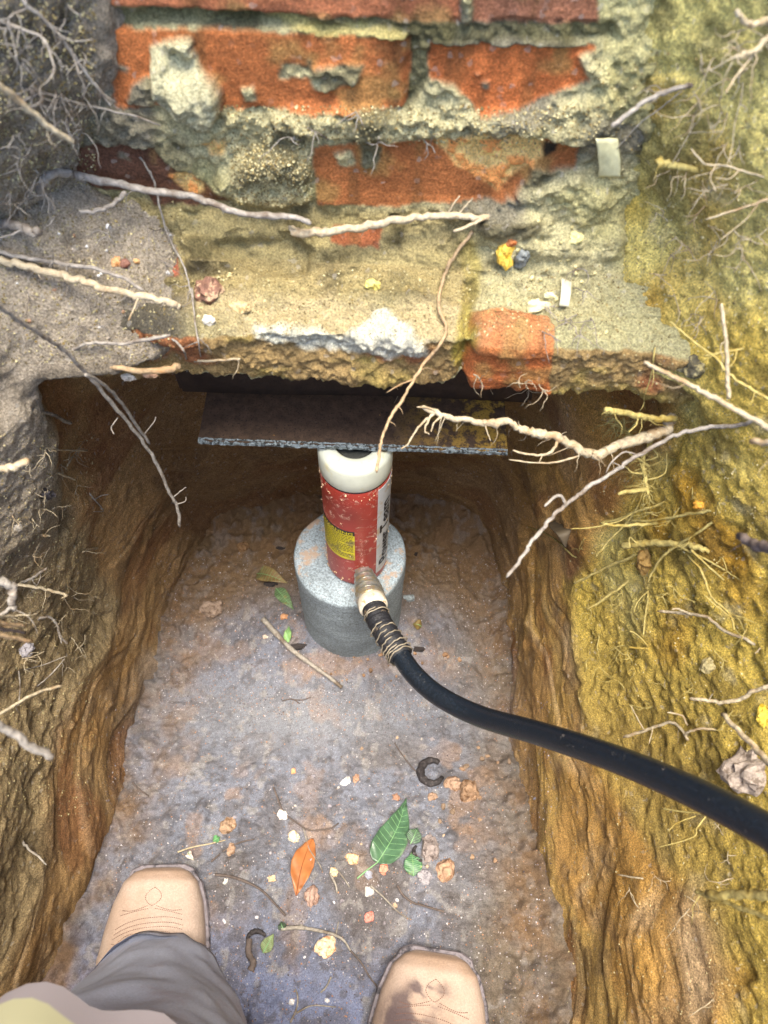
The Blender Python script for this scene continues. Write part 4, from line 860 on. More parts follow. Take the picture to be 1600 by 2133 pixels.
root('straight slender root below the split bundle, parallel to the one above it', [(1322,1200),(1290,1225),(1255,1250),(1222,1270)], 7, 6, .05, mat='y')
root('thin vertical root hanging from the orange lump on the right bank', [(1345,1205),(1350,1240),(1345,1280),(1340,1325)], 6, 4, .02, mat='y', br=[([(1345,1235),(1328,1255),(1320,1275)],3,2),([(1350,1228),(1380,1245),(1395,1255)],2,1.5)], hairs=8)
root('pale crooked root slanting down to the right edge above the hose', [(1585,1350),(1550,1330),(1510,1315),(1490,1298),(1470,1285),(1430,1278),(1370,1273)], 8, 7, .03, mat='p', br=[([(1440,1280),(1410,1268),(1400,1270)],6,4),([(1585,1350),(1572,1362)],4,2)])
root('short V shaped rootlet on the bank left of the grey bank stone', [(1355,1355),(1345,1340),(1325,1320),(1312,1315)], 5, 4, .03, mat='y', br=[([(1350,1352),(1330,1350),(1310,1348)],5,4)])
root('wavy pale root coming in from the right edge above the hose', [(1640,1415),(1600,1430),(1570,1440),(1545,1455),(1505,1464),(1470,1458),(1437,1455)], 11, 8, .06, mat='p', br=[([(1475,1460),(1485,1445)],4,2)])
root('branching pale root touching the top of the hose', [(1500,1520),(1460,1518),(1430,1528),(1432,1540),(1420,1520),(1400,1505),(1370,1512),(1335,1525),(1298,1536)], 6, 8, .05, mat='p', br=[([(1432,1510),(1420,1490),(1390,1484)],5,4),([(1342,1520),(1330,1500),(1314,1470)],4,2.5),([(1360,1515),(1352,1550)],3,2)])
root('thick straight white root slanting behind the hose at the right edge', [(1650,1640),(1600,1585),(1550,1535),(1505,1488)], 18, 11, 0, (.47,.56), mat='p', cut=True)
root('broad blunt pale root jutting from the right edge below the hose', [(1660,1866),(1600,1864),(1540,1864),(1474,1862)], 24, 19, 0, (.46,.54), mat='y', cut=True)
root('thin straight root just below the broad blunt root, pointing up left', [(1650,1932),(1600,1912),(1540,1890),(1490,1872),(1450,1858)], 13, 9, 0, (.46,.56), mat='y', cut=True)
root('thin branched rootlet just under the hose on the yellow bank', [(1560,1710),(1520,1702),(1470,1696),(1420,1690),(1378,1685)], 6, 4, .03, mat='y', br=[([(1450,1700),(1410,1715),(1392,1732)],3,2),([(1470,1700),(1452,1725),(1442,1745),(1372,1765)],4,2)])
root('tiny pale twig lying across the clay edge at lower right', [(1362,1833),(1325,1828),(1286,1822)], 5, 4, .02, mat='p')
root('dark blunt root sticking in from the right edge', [(1660,1160),(1600,1142),(1562,1130),(1538,1116)], 28, 20, 0, (.42,.48), mat='d', cut=True)
root('fine rootlet with curled grey leaf on the orange tunnel wall', [(1222,1170),(1190,1155),(1165,1130),(1130,1108),(1100,1098)], 5, 3, .02, mat='y')
root('fine rootlet bending along the top right bank above the dark stone', [(1460,230),(1430,290),(1400,340)], 3, 2, .02, mat='p')
root('pair of fine rootlets hanging in the right tunnel mouth', [(1370,700),(1362,740),(1358,775),(1342,830),(1345,855)], 4, 2.5, .03, mat='y', hairs=5)
# left side
root('flat white root chip jutting from the left edge', [(-30,985),(0,978),(30,972),(57,962)], 14, 18, 0, (.52,.52), mat='p', cut=True)
root('grey root tip poking from the left bank under the overhanging lip', [(80,856),(105,862),(125,872),(147,881)], 8, 8, .05, mat='g', cut=True)
root('thin horizontal rootlet in the left tunnel wall', [(82,930),(110,936),(140,938),(182,938)], 4, 4, .05, mat='p', cut=True, hairs=2)
root('short pale stub below the thin horizontal rootlet', [(118,985),(138,992),(156,999)], 6, 6, .03, mat='p', cut=True)
root('small crooked rootlet on the left wall right of the dark bark lump', [(180,1020),(196,1040),(210,1055),(215,1062)], 5, 3, .03, mat='g', br=[([(198,1040),(212,1032),(226,1030)],4,2),([(210,1058),(215,1065),(195,1066)],3,2)])
root('tiny white stub on the left wall above the slanting white rootlet', [(80,1112),(92,1116),(104,1116)], 7, 5, .03, mat='p')
root('white comma shaped rootlet in the left wall clay edge', [(206,1142),(190,1143),(172,1150)], 6, 5, .02, mat='p', br=[([(190,1146),(172,1142)],4,2)])
root('pale rootlet curving up right from the left edge bundle', [(35,1215),(60,1208),(80,1195),(98,1183)], 7, 6, .05, mat='g', hairs=2)
root('straight pale rootlet pointing right from the left edge bundle', [(10,1222),(50,1220),(90,1226),(118,1234),(142,1241)], 8, 7, .08, mat='p', hairs=1, br=[([(142,1241),(128,1246)],4,3)])
root('looping whitish root at the left edge', [(-20,1205),(5,1212),(28,1225),(25,1258),(30,1272)], 22, 16, 0, (.50,.52), mat='g', br=[([(25,1260),(10,1275),(-15,1290)],9,8)])
root('blunt pale root end at the left edge, upper of three', [(-30,1280),(0,1283),(36,1283)], 6, 6, 0, (.48,.52), mat='p', cut=True)
root('blunt tan root end at the left edge, middle of three', [(-30,1290),(0,1297),(50,1304)], 9, 9, 0, (.48,.52), mat='t', cut=True)
root('blunt pinkish root end at the left edge, lowest of three', [(-30,1312),(0,1322),(66,1335)], 12, 10, 0, (.48,.52), mat='t', cut=True)
root('dark wet root tip just above the lowest blunt root end', [(-30,1300),(0,1308),(52,1318)], 9, 8, 0, (.49,.53), mat='d', cut=True)
root('thin hooked rootlet drooping on the left wall', [(75,1295),(88,1286),(108,1288),(120,1305),(125,1325),(140,1342)], 7, 6, .05, mat='g', br=[([(125,1325),(128,1340)],5,3)])
root('smooth pale root slanting up from the left edge to a small knob', [(-30,1505),(0,1487),(40,1462),(85,1440),(130,1428)], 7, 7, 0, (.56,.62), mat='p')
root('fine root crossing above the smooth pale slanting root', [(70,1435),(100,1410),(120,1390),(135,1372)], 4, 2.5, .05, mat='g', br=[([(50,1395),(90,1385),(140,1366)],2.5,2)])
root('fine vertical rootlet crossing the smooth pale slanting root', [(38,1390),(42,1430),(38,1470)], 4, 3, .05, mat='g')
root('thick blue white root end blurred near the left edge, with splintered tip', [(-40,1495),(0,1516),(50,1545),(108,1578)], 22, 19, 0, (.42,.46), mat='g', cut=True)
root('loose twiggy root on the brown clay at lower left', [(40,1748),(60,1768),(80,1785),(97,1802)], 7, 4, .03, mat='g')
# tiny rootlets, grouped by bank
def rootlets(n, box, group, label, mat, w=(2, 4), ln=(20, 60), dirx=0):
    c = 0; tries = 0
    while c < n and tries < n*6:
        tries += 1; x = random.uniform(box[0], box[2]); y = random.uniform(box[1], box[3]); a = random.uniform(0, 6.28); L_ = random.uniform(*ln); pts = [(x, y)]
        for k in range(3): a += random.uniform(-.7, .7); x += math.cos(a)*L_/3+dirx*L_/4; y += math.sin(a)*L_/3; pts.append((x, y))
        if any(p[0] < 3 or p[0] > 1597 or p[1] < 3 or p[1] > 2130 for p in pts): continue
        root(label, pts, random.uniform(*w), 1.5, random.uniform(.008, .03), mat=mat, group=group, hairs=3); c += 1
rootlets(34, (1380, 20, 1590, 700), 'fine rootlets in the upper right bank', 'hair thin pale rootlet poking out of the upper right bank', 'p', dirx=-.5)
rootlets(34, (1200, 1000, 1590, 1480), 'fine rootlets in the right bank above the hose', 'hair thin yellow rootlet poking out of the bank above the hose', 'y', dirx=-.5)
rootlets(8, (1300, 1650, 1590, 2100), 'fine rootlets in the lower right bank', 'hair thin rootlet poking out of the lower right bank', 'p', dirx=-.5)
rootlets(34, (5, 20, 180, 420), 'fine rootlets in the top left soil', 'hair thin grey rootlet in the dark top left soil', 'g', ln=(30, 80))
rootlets(12, (10, 430, 370, 730), 'fine rootlets in the grey left bank', 'hair thin grey rootlet on the grey left bank', 'g')
rootlets(26, (5, 950, 160, 1400), 'fine rootlets in the left pit wall', 'hair thin pale rootlet on the left pit wall', 'p', dirx=.4)
rootlets(12, (820, 790, 1340, 820), 'rootlets along the footing underside', 'tiny rootlet dangling from the underside of the footing', 'p', (2, 3), (15, 40))
rootlets(8, (1120, 560, 1230, 690), 'rootlets on the mortar ledge', 'tiny rootlet tuft on the right end of the mortar ledge', 'g')
rootlets(5, (540, 270, 900, 300), 'rootlets in the mortar', 'tiny rootlet hanging over the middle brick', 'g')
# ------------------------------------------------------------------ floor twigs
def ftwig(label, pts, w0, w1, mat='d', lift=.002, hairs=0, br=(), name='twig'):
    mb = MB()
    for (pp, a, b) in [(pts, w0, w1)]+[(q[0], q[1], q[2]) for q in br]:
        q = spline([H(x, y, a/2*.9/FPX+lift) for x, y in pp], 6); n = len(q); mb.tube(q, [(a+(b-a)*i/(n-1))/2*.95/FPX*(1+.15*float(vn(i*.8, a, 0, 4))) for i in range(n)], 7)
    o = mb.build(name, MATS[mat]); tag(o, label, 'twig'); return o
ftwig('thick grey weathered twig lying in front of the concrete cylinder', [(548,1290),(580,1325),(610,1355),(650,1385),(685,1410),(712,1432)], 15, 9, 'g', .003)
ftwig('small dark forked twig on the smooth dirt patch', [(588,1460),(608,1456),(625,1466)], 3, 3, 'd', br=[([(608,1457),(630,1458),(648,1452)], 3, 2)])
ftwig('thin dark twig leaning toward the curled black ring', [(822,1548),(835,1568),(855,1595),(875,1615)], 3, 3)
ftwig('bent brown twig arcing away from the left boot toe', [(448,1822),(480,1826),(515,1838),(545,1855),(570,1880),(595,1908)], 6, 4)
ftwig('wavy dark twig behind the left boot toe', [(440,1795),(470,1770),(500,1755),(530,1748)], 4, 3)
ftwig('thin dark root strand above the orange leaf', [(570,1640),(590,1690),(615,1712),(640,1728),(660,1730),(690,1725),(705,1715)], 4, 3)
ftwig('pale thin strand crossing the orange leaf', [(632,1725),(640,1755),(645,1770),(665,1800),(672,1815)], 3, 2, 'g', .006)
ftwig('small dead sprig with pale stem near the tan brick chip', [(585,1935),(620,1932),(650,1936),(690,1945),(715,1958),(730,1980)], 9, 4, 'g', br=[([(600,1935),(585,1928)], 5, 3), ([(700,1948),(705,1920)], 3, 2), ([(640,1934),(625,1926)], 5, 3)])
ftwig('long thin root strand running down toward the right boot', [(730,1980),(752,2005),(770,2035),(785,2055),(795,2075)], 4, 3, 'd')
ftwig('straw coloured twig touching the left side of the right boot', [(790,2048),(815,2035),(842,2020)], 6, 4, 'p', br=[([(795,2046),(830,2028)], 3, 2)])
ftwig('white strand lying near the lower edge between the boots', [(690,2035),(680,2055),(668,2068)], 4, 3, 'g')
ftwig('branched thin root at the bottom edge between the boots', [(605,2130),(618,2100),(620,2075),(615,2060)], 4, 3, 'g', br=[([(618,2110),(650,2095),(700,2098)], 4, 2)])
ftwig('dark curved twig right of the green leaf stalk', [(828,1845),(840,1865),(860,1880),(885,1888),(925,1900)], 5, 3, 'd', br=[([(870,1882),(905,1893),(925,1898)], 4, 2)])
ftwig('thin pale strand below the grey pebbles right of centre', [(772,1845),(800,1870),(830,1900),(855,1915)], 4, 2, 'g')
ftwig('short grey stick above the tan chip, vertical', [(688,1820),(700,1845),(702,1860)], 6, 3, 'g')
ftwig('thin stick just left of the green leaf stalk', [(705,1815),(718,1832),(728,1848)], 3, 3, 'g')
ftwig('small loose sprig with leaves above the left boot toe', [(370,1775),(400,1765),(435,1758),(470,1750)], 4, 3, 'p')
ftwig('black stick left of the bent brown twig, short and straight', [(275,1630),(290,1645),(310,1658)], 5, 3)
# ------------------------------------------------------------------ stones, chips, bark
def stone(label, px, py, w, h, col, cat='stone', name='stone', group=None, rot=0, flat=.55, sub=3, rough=.6, lift=.05, mat=None, two=None):
    c, n = hitn(px, py); d = (c-CAM).dot(Fv); a = w/2*d/FPX; b_ = h/2*d/FPX; r_ = min(a, b_)*flat*1.6
    a *= .88; b_ *= .88; bm = bmesh.new(); bmesh.ops.create_icosphere(bm, subdivisions=sub, radius=1); sd_ = random.random()*90
    for v in bm.verts:
        p = v.co.copy(); k = 1+rough*float(fbm(p.x*1.3+sd_, p.y*1.3, p.z*1.3, 4, 17, .65))+.16*float(vn(p.x*4.5+sd_, p.y*4.5, p.z*4.5, 19)); q = p*k
        q = Vector((math.copysign(abs(q.x)**.85, q.x), math.copysign(abs(q.y)**.85, q.y), q.z)); v.co = Vector((q.x*a, q.y*b_, q.z*r_))
    # orient local z to the surface normal, x along the picture's right
    ex = (Rv-n*Rv.dot(n)); ex = ex.normalized() if ex.length > .2 else n.orthogonal().normalized(); ey = n.cross(ex); Mx = Matrix((ex, ey, n)).transposed() @ Matrix.Rotation(rot, 3, 'Z')
    cc = c+n*r_*lift
    for v in bm.verts: v.co = Mx @ v.co
    me = bpy.data.meshes.new(name); bm.to_mesh(me); bm.free(); o = link(name, me, mat or stmat(col, two), None, False); o.location = cc; tag(o, label, cat, group); return o
_sm = {}
def stmat(c, two=None):
    k = (tuple(c), two)
    if k not in _sm: _sm[k] = plain('stone_%d_%d_%d' % tuple(c), lin(c), .85, var=.4, scale=240, bump=.0018, second=lin(two) if two else lin([max(0, q-50) for q in c]), sec=(.5, .6), secscale=130)
    return _sm[k]
ST = [
 ('white round pebble right of centre on the dirt above the orange leaf', 587,1700,22,22,(226,220,214),None),
 ('cream crumbly lump just left of the orange leaf tip', 612,1745,30,24,(214,202,176),None),
 ('pinkish tan brick chip right below the orange leaf', 650,1866,34,42,(163,136,124),None),
 ('small salmon brick chip below centre of the floor', 769,1910,24,24,(212,140,128),None),
 ('cream and orange flake near the dead sprig', 679,1972,46,38,(222,200,170),(196,132,96)),
 ('tan wedge shaped chip left of the green leaf', 735,1789,28,22,(220,180,144),None),
 ('salmon chip tucked under the green leaf base', 801,1811,18,22,(206,140,118),None),
 ('small grey round pebble at the green leaf stalk', 768,1823,17,17,(150,152,166),None),
 ('grey flat pebble right of the green leaf', 885,1828,36,32,(140,136,142),None),
 ('brown flat clod lying half on the grey pebble right of the green leaf', 928,1812,46,50,(156,126,104),None),
 ('dark flat stone above the brown clod', 895,1770,40,56,(128,118,116),None),
 ('tan clod right of the curled black ring', 940,1634,38,34,(154,128,109),None),
 ('orange pebble above centre, beside white crumbs', 742,1624,17,26,(160,128,108),None),
 ('white crumbly pebble beside the orange pebble above centre', 720,1630,24,20,(206,202,200),None),
 ('orange crumb above the green leaf tip', 826,1662,14,18,(153,117,97),None),
 ('tan crumb right of the green leaf tip', 900,1660,24,18,(147,123,105),None),
 ('tiny orange crumb at upper left of the pebbly patch', 612,1608,11,14,(208,150,110),None),
 ('orange earthy lump left of centre', 474,1720,34,38,(153,127,105),None),
 ('small orange lump below the left of centre earthy lump', 482,1770,18,30,(156,130,110),None),
 ('white pebble near the bent brown twig', 470,1836,9,12,(216,214,206),None),
 ('tan crumb right of the bent brown twig', 566,1830,20,14,(206,180,148),None),
 ('small cream chip beneath the tan wedge', 696,1818,18,20,(204,182,150),None),
 ('pale crumb cluster below the green leaf stalk', 768,1857,22,20,(198,192,190),None),
 ('whitish pebble at the bottom between the boots, left one', 607,2088,12,12,(206,204,206),None),
 ('whitish pebble at the bottom between the boots, right one', 681,2085,11,10,(206,204,206),None),
 ('orange clump right of the tan clod', 975,1650,46,50,(137,111,89),None),
 ('rounded orange pebble left of the thick grey twig', 592,1285,18,14,(186,140,104),None),
 ('pinkish pebble left of the thick grey twig end', 552,1326,14,10,(206,186,170),None),
 ('flat grey dirt clod at the left foot of the tunnel', 440,1268,50,36,(136,118,104),None),
 ('small dirt clod behind the cylinder on the left', 508,1140,30,22,(128,100,70),None),
 ('pale quartz chip on the left ledge', 435,668,26,22,(206,200,186),None),
 ('rust red brick fragment sticking up at the left end of the ledge', 432,610,58,60,(113,82,68),(176,150,120)),
 ('small orange stone on the grey left bank, left of a pair', 243,546,20,30,(198,152,108),None),
 ('small rust red stone on the grey left bank, right of a pair', 262,551,20,20,(125,89,76),None),
 ('tan crumb right of the pair of stones on the left bank', 284,545,18,12,(186,150,106),None),
 ('yellow stone on the right ledge touching a grey one', 1052,530,42,62,(204,170,70),None),
 ('blue grey stone leaning on the yellow stone', 1088,536,32,60,(120,124,122),None),
 ('orange red crumb on top of the yellow stone', 1066,505,24,18,(184,118,70),None),
 ('pale flake on the right ledge above the orange brick', 1115,642,66,34,(206,196,156),None),
 ('long thin pale flake on the right ledge', 1146,616,28,14,(214,206,160),None),
 ('round pale lump of mortar at the back of the right ledge', 1198,497,30,30,(206,198,142),None),
 ('yellowish flake lying on the middle ledge', 776,592,34,34,(196,184,110),None),
 ('pale clod at the left part of the ledge', 500,640,56,30,(176,158,120),None),
 ('small tan clod at the back of the ledge', 478,575,20,16,(180,164,120),None),
 ('white chip on the left lip of the tunnel', 268,786,32,16,(226,216,198),None),
 ('tan chip beside the white chip on the left lip', 312,780,40,14,(190,156,130),None),
 ('dark rock embedded in the right bank at the end of the long straight root', 1440,758,80,50,(70,66,52),(150,140,100)),
 ('orange stone embedded in the right bank under the split root bundle', 1346,1172,44,64,(154,124,70),None),
 ('small orange pebble in the right bank above the level root', 1458,1053,26,18,(220,160,60),None),
 ('rounded grey stone in the right bank above the branching root', 1476,1386,46,30,(164,152,110),None),
 ('blurred speckled grey rock by the hose at the right edge', 1560,1612,120,90,(150,138,128),None),
 ('yellow stone at the right edge above the white root', 1590,1490,30,44,(206,180,70),None),
 ('charred bark lump in the left tunnel wall', 92,1022,28,84,(52,48,50),(130,124,126)),
 ('small pale stone on the left wall below the charred bark', 36,1098,18,18,(170,162,150),None),
 ('grey furry clod at the left edge under the blunt root ends', 52,1356,40,36,(150,146,150),None),
 ('bluish pebble right of the concrete cylinder', 852,1246,28,20,(140,150,156),None),
]
for l, x, y, w_, h_, c, tw in ST: stone(l, x, y, w_, h_, c, two=tw)
def scatter(n, gx, gy, sx, sy, size, cols, group, label, name='pebble'):
    for _ in range(n):
        x = random.gauss(gx, sx); y = random.gauss(gy, sy)
        if not (5 < x < 1595 and 5 < y < 2128): continue
        s_ = random.uniform(*size); stone(label, x, y, s_, s_*random.uniform(.6, 1.1), random.choice(cols), 'pebble', name, group, rot=random.uniform(0, 3), sub=2)
scatter(30, 660, 1690, 150, 90, (5, 12), [(170,164,160),(156,134,114),(130,126,134),(150,144,148),(180,156,132)], 'small pebbles on the middle of the floor', 'tiny pebble among the crumbs in the middle of the pit floor')
scatter(20, 960, 1640, 50, 70, (6, 15), [(140,114,92),(148,124,102),(122,104,88)], 'orange crumbs beside the curled ring', 'orange soil crumb near the curled black ring')
scatter(30, 780, 1380, 90, 30, (5, 12), [(136,106,80),(112,88,68),(148,120,96)], 'crumbs in front of the concrete cylinder', 'brown crumb in front of the concrete cylinder')
scatter(25, 200, 560, 90, 70, (5, 11), [(170,160,148),(150,120,96),(206,204,200)], 'crumbs on the grey left bank', 'small crumb on the grey left bank')
scatter(24, 1150, 560, 70, 60, (6, 14), [(196,186,140),(176,166,120)], 'mortar crumbs on the right ledge', 'small mortar crumb on the right ledge')
scatter(30, 560, 1900, 130, 90, (4, 9), [(206,202,206),(150,150,164),(120,114,120)], 'small pebbles beside the left boot', 'tiny pebble between and beside the boots')
# mortar lump and plastic strip
sp_ = []
def slab(label, cat, name, quad, th, col, mat=None):
    c = [H(x, y) for x, y in quad]; n = (c[1]-c[0]).cross(c[3]-c[0]).normalized(); n = n if n.dot(CAM-c[0]) > 0 else -n
    bm = bmesh.new(); N_ = 10; g = [[None]*(N_+1) for _ in range(N_+1)]; g2 = [[None]*(N_+1) for _ in range(N_+1)]
    for i in range(N_+1):
        for j in range(N_+1):
            u, v = i/N_, j/N_; p = (c[0]*(1-u)+c[1]*u)*(1-v)+(c[3]*(1-u)+c[2]*u)*v+n*(.004+.002*math.sin(v*2.5)+.0006*float(vn(i*.8, j*.8, 0, 3))); g[i][j] = bm.verts.new(p+n*th); g2[i][j] = bm.verts.new(p)
    for i in range(N_):
        for j in range(N_): bm.faces.new((g[i][j], g[i+1][j], g[i+1][j+1], g[i][j+1])); bm.faces.new((g2[i][j], g2[i][j+1], g2[i+1][j+1], g2[i+1][j]))
    for i in range(N_): bm.faces.new((g[i][0], g2[i][0], g2[i+1][0], g[i+1][0])); bm.faces.new((g[i][N_], g[i+1][N_], g2[i+1][N_], g2[i][N_])); bm.faces.new((g[0][i], g[0][i+1], g2[0][i+1], g2[0][i])); bm.faces.new((g[N_][i], g2[N_][i], g2[N_][i+1], g[N_][i+1]))
    bmesh.ops.recalc_face_normals(bm, faces=bm.faces[:]); me = bpy.data.meshes.new(name); bm.to_mesh(me); bm.free()
    o = link(name, me, mat or plain(name, lin(col), .5, var=.12, scale=200), None); tag(o, label, cat)
slab('pale translucent plastic strip stuck upright in mortar right of the middle brick', 'plastic strip', 'plastic_strip', [(1234,280),(1278,278),(1282,356),(1238,358)], .0015, (188,186,150))
slab('short grey plastic strip lying on the right ledge above the orange brick', 'plastic strip', 'plastic_strip', [(1166,582),(1186,590),(1180,642),(1160,640)], .0012, (166,162,140))
# ------------------------------------------------------------------ leaves
def leafmat(name, c1, c2, rough=.4):
    mt, t, b = newmat(name); L = t.links; tc = N(t, 'ShaderNodeTexCoord'); n = N(t, 'ShaderNodeTexNoise', _Scale=70., _Detail=6.); L.new(tc.outputs['Object'], n.inputs[0])
    c = mul(t, tuple(lin(c1)), ramp(t, n.outputs[0], [(.3, .7), (.7, 1.25)])); n2 = N(t, 'ShaderNodeTexNoise', _Scale=45., _Detail=7., _Roughness=.7); L.new(tc.outputs['Object'], n2.inputs[0]); c = mul(t, c, tuple(lin(c2)), ramp(t, n2.outputs[0], [(.58, 0.), (.66, .8)]), 'MIX')
    L.new(c, b.inputs['Base Color']); b.inputs['Roughness'].default_value = rough; bp = N(t, 'ShaderNodeBump', _Strength=.5, _Distance=.0008); L.new(n.outputs[0], bp.inputs['Height']); L.new(bp.outputs[0], b.inputs['Normal']); return mt
def leaf(label, base, tip, wpx, c1, c2, crv=.0, fold=.35, prof=None, stalk=None, rib=(110, 150, 104), arch=.004, rough=.4, asym=0., veins=True):
    B0, T0 = H(*base, .003), H(*tip, .003); L_ = (T0-B0).length; d = (B0-CAM).dot(Fv); W = wpx/2*d/FPX; ax = (T0-B0).normalized(); nn = Vector((0, -.15, 1)).normalized(); sd = ax.cross(nn).normalized(); nn = sd.cross(ax)
    prof = prof or [(0, .05), (.08, .5), (.25, .92), (.4, 1), (.6, .85), (.8, .45), (.93, .15), (1, .01)]
    le = empty('leaf', tuple(B0)); tag(le, label, 'leaf'); M1 = leafmat('leaf_blade', c1, c2, rough); nu, nv = 40, 16; V = []; F = []
    def pt(u, v, off=0.):
        w_ = W*float(np.interp(u, [q[0] for q in prof], [q[1] for q in prof]))*(1+asym*(1 if v > 0 else -1)); p = B0+ax*(L_*u)+sd*(w_*v+crv*L_*math.sin(math.pi*u))+nn*(arch*math.sin(math.pi*u)+abs(v)*w_*fold+.0012*math.sin(u*17+3*v)*abs(v)+off)
        if veins: p += nn*(.00035*math.sin(u*55-abs(v)*9))*abs(v)
        z = fz(p.x, p.y)+.0015+off; p.z = max(p.z, z); return p
    for i in range(nu+1):
        for j in range(nv+1): V.append(pt(i/nu, -1+2*j/nv))
    for i in range(nu):
        for j in range(nv): a = i*(nv+1)+j; F.append((a, a+1, a+nv+2, a+nv+1))
    me = mesh('blade', V, F); bm = bmesh.new(); bm.from_mesh(me); ex = bmesh.ops.solidify(bm, geom=bm.faces[:], thickness=.0003); bm.to_mesh(me); bm.free()
    o = link('blade', me, M1, le); o.matrix_parent_inverse = Matrix.Translation(-le.location)
    q = [pt(i/24, 0, .0003) for i in range(25)]; rr = [.0007*(1-i/30) for i in range(25)]
    if stalk: s_ = spline([H(x, y, .002) for x, y in stalk], 5)[:-1]; q = s_+q; rr = [.0010]*len(s_)+rr
    mb = MB(); mb.tube(q, rr, 6)
    if veins:
        for i in range(3, 21, 2):
            for s_ in (-1, 1): a = [pt(i/24+k*.012, s_*k/5*.92, .0002) for k in range(6)]; mb.tube(a, [.00022]*6, 4)
    mb.build('midrib', plain('leaf_rib', lin(rib), .5), le)
    return le
leaf('broad pointed green leaf with pale midrib lying on the dirt floor', (786,1797), (846,1664), 68, (60,88,66), (96,118,92), crv=.05, fold=.25, stalk=[(744,1830),(765,1812)], prof=[(0, .35), (.06, .75), (.18, 1), (.38, .98), (.6, .68), (.82, .3), (.93, .12), (1, .01)], rough=.3)
leaf('narrow orange brown dead leaf left of the green leaf', (617,1866), (651,1747), 50, (150,94,54), (108,76,54), crv=-.04, fold=.18, rib=(120, 64, 30), prof=[(0, .03), (.12, .35), (.3, .8), (.5, 1), (.7, .85), (.88, .5), (1, .05)], rough=.45, veins=False)
leaf('small mottled green leaf right of the green leaf', (862,1825), (858,1775), 40, (62,100,70), (150,150,90), rough=.5, fold=.1)
leaf('dark torn leaf scrap above the mottled leaf', (855,1758), (870,1725), 34, (48,62,56), (80,76,74), rough=.6, fold=.2)
leaf('dull green dry leaf beside the concrete cylinder, upper one', (575,1225), (612,1270), 26, (84,104,72), (120,110,70), rough=.5)
leaf('bright small green leaf below the dull one beside the cylinder', (598,1340), (602,1305), 16, (112,146,84), (120,130,80), rough=.5)
leaf('curled brown dead leaf left of the concrete cylinder', (535,1195), (600,1215), 34, (112,92,56), (80,66,50), arch=.012, rough=.6)
leaf('olive half buried leaf beside the left boot', (548,1985), (570,1945), 26, (110,118,84), (130,110,90), rough=.6)
leaf('tiny green leaf on the sprig above the left boot', (444,1752), (458,1744), 16, (80,130,84), (90,120,84), rough=.5, veins=False)
leaf('brown dead leaf right of the concrete cylinder', (878,1305), (860,1300), 22, (110,92,48), (70,60,44), arch=.006, rough=.6, veins=False)
leaf('dark little leaf at the dead sprig end', (592,1938), (585,1920), 18, (60,76,60), (90,86,80), rough=.6, veins=False)
leaf('pale dry leaf scrap above the left boot toe', (392,1775), (404,1792), 14, (190,178,170), (160,140,130), rough=.7, veins=False)
# grey leaf on the right tunnel wall
q = [P(x, y, hit(x, y)-.010) for x, y in ((1150,1086),(1160,1092),(1176,1108),(1180,1138))]; s_ = spline(q, 8); V = []; F = []
for i, p in enumerate(s_):
    f = i/(len(s_)-1); w_ = .011*math.sin(math.pi*(f*.85+.1)); 
    for j in range(7): v = -1+j/3; V.append(p+Vector((.9, .25, .25))*w_*v+Vector((-.4, -.6, .3))*.004*(1-v*v))
for i in range(len(s_)-1):
    for j in range(6): a = i*7+j; F.append((a, a+1, a+8, a+7))
me = mesh('dead_leaf', V, F); bm = bmesh.new(); bm.from_mesh(me); bmesh.ops.solidify(bm, geom=bm.faces[:], thickness=.0004); bm.to_mesh(me); bm.free()
o = link('leaf', me, leafmat('grey_leaf', (112, 100, 80), (86, 74, 58), .7)); tag(o, 'curled grey dead leaf stuck to the orange right tunnel wall', 'leaf')
# curled black ring and husks
def curl(label, cx, cy, r, a0, a1, w0, name='bark_curl', mat=None, cat='bark curl'):
    pts = [H(cx+r*math.cos(a), cy+r*math.sin(a), .004) for a in np.linspace(a0, a1, 22)]; n = len(pts); mb = MB(); mb.tube(pts, [w0/2*.95/FPX*(.5+.7*math.sin(math.pi*(i+2)/(n+2)))*(1+.12*math.sin(i*2.1)) for i in range(n)], 9); o = mb.build(name, mat or M_bark); tag(o, label, cat)
M_bark = plain('black_bark', lin((42, 38, 40)), .7, var=.5, scale=300, bump=.002, second=lin((90, 84, 84)), sec=(.55, .65), secscale=200)
curl('curled black bark ring lying open on the dirt right of centre', 900, 1608, 24, -.9, -.9-4.9, 17)
curl('long dark looped husk beside the left boot', 535, 1960, 20, -2.9, 1.0-1.5, 9)
ftwig('ribbed dark husk stem hanging below the looped husk', [(520,1955),(518,1985),(528,2005),(522,2022)], 12, 14, 'd', name='husk')
curl('half moon of black bark left of the dark leaf scrap', 880, 1775, 18, 1.6, 3.9, 8)
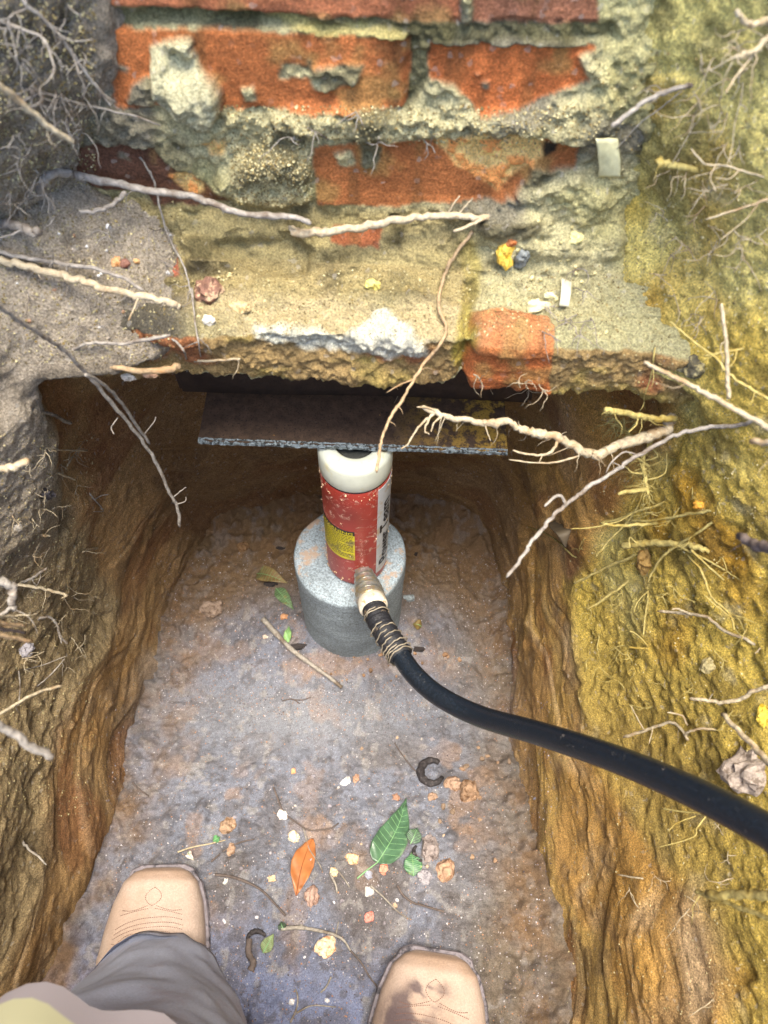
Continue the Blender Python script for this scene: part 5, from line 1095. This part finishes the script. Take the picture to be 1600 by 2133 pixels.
for l, x, y, w_, h_ in (('flat charred wood scrap left of the concrete cylinder', 585, 1142, 26, 9), ('black charred crumb right of the concrete cylinder', 866, 1155, 14, 10), ('charred flake at the foot of the cylinder, left front', 622, 1348, 44, 14), ('charred flake at the right foot of the cylinder', 876, 1352, 40, 12), ('dark bark piece behind the curled brown leaf', 568, 1216, 40, 16)):
    stone(l, x, y, w_, h_, (46, 40, 40), 'charred wood', 'charred_wood', flat=.4)
# ------------------------------------------------------------------ grit: countless grains and crumbs
def grit(name, label, n, boxes, smin, smax, cols, parent=None):
    V = []; F = []; C_ = []; base = [(1, 0, 0), (-.5, .87, 0), (-.5, -.87, 0), (0, 0, 1), (.1, .1, -.8), (.4, .5, .5)]
    fa = [(0, 1, 3), (1, 2, 3), (2, 0, 3), (1, 0, 4), (2, 1, 4), (0, 2, 4)]
    for _ in range(n):
        bx = random.choice(boxes); x = random.uniform(bx[0], bx[2]); y = random.uniform(bx[1], bx[3]); h = hit(x, y); c = P(x, y, h-.0003); s = random.uniform(smin, smax)*random.uniform(.4, 1); o = len(V); q = random.choice(cols)
        Rm = Matrix.Rotation(random.uniform(0, 6), 3, 'Z') @ Matrix.Rotation(random.uniform(0, 6), 3, 'X')
        for b in base[:5]: V.append(c+Rm @ Vector((b[0]*s*random.uniform(.6, 1.2), b[1]*s*random.uniform(.6, 1.2), b[2]*s*.8))); C_.append(lin(q))
        F += [tuple(i+o for i in f) for f in fa]
    me = mesh(name, V, F); setcol(me, np.array(C_)); o = link(name, me, M_grit, None, False); tag(o, kind='stuff'); o['label'] = label; o['category'] = 'grit'
M_grit = soilmat('grit', grain=.3, bump=.2, specks=0)
grit('soil_grit', 'loose sandy grit scattered over the pit floor', 16000, [(220, 1450, 1150, 2130), (330, 1150, 1080, 1500)], .0006, .0019, [(150,142,150),(110,100,104),(190,186,190),(170,128,98),(84,76,78),(140,120,104)])
grit('bank_grit', 'sandy grains and crumbs clinging to the banks, ledge and mortar', 15000, [(0, 420, 380, 760), (400, 560, 1300, 700), (1230, 100, 1600, 1100), (450, 220, 1250, 300), (480, 300, 650, 430), (0, 0, 200, 400), (1180, 1100, 1600, 2130), (0, 900, 200, 1700)], .0005, .0017, [(176,166,126),(150,136,92),(110,98,66),(196,184,140),(130,112,70)])
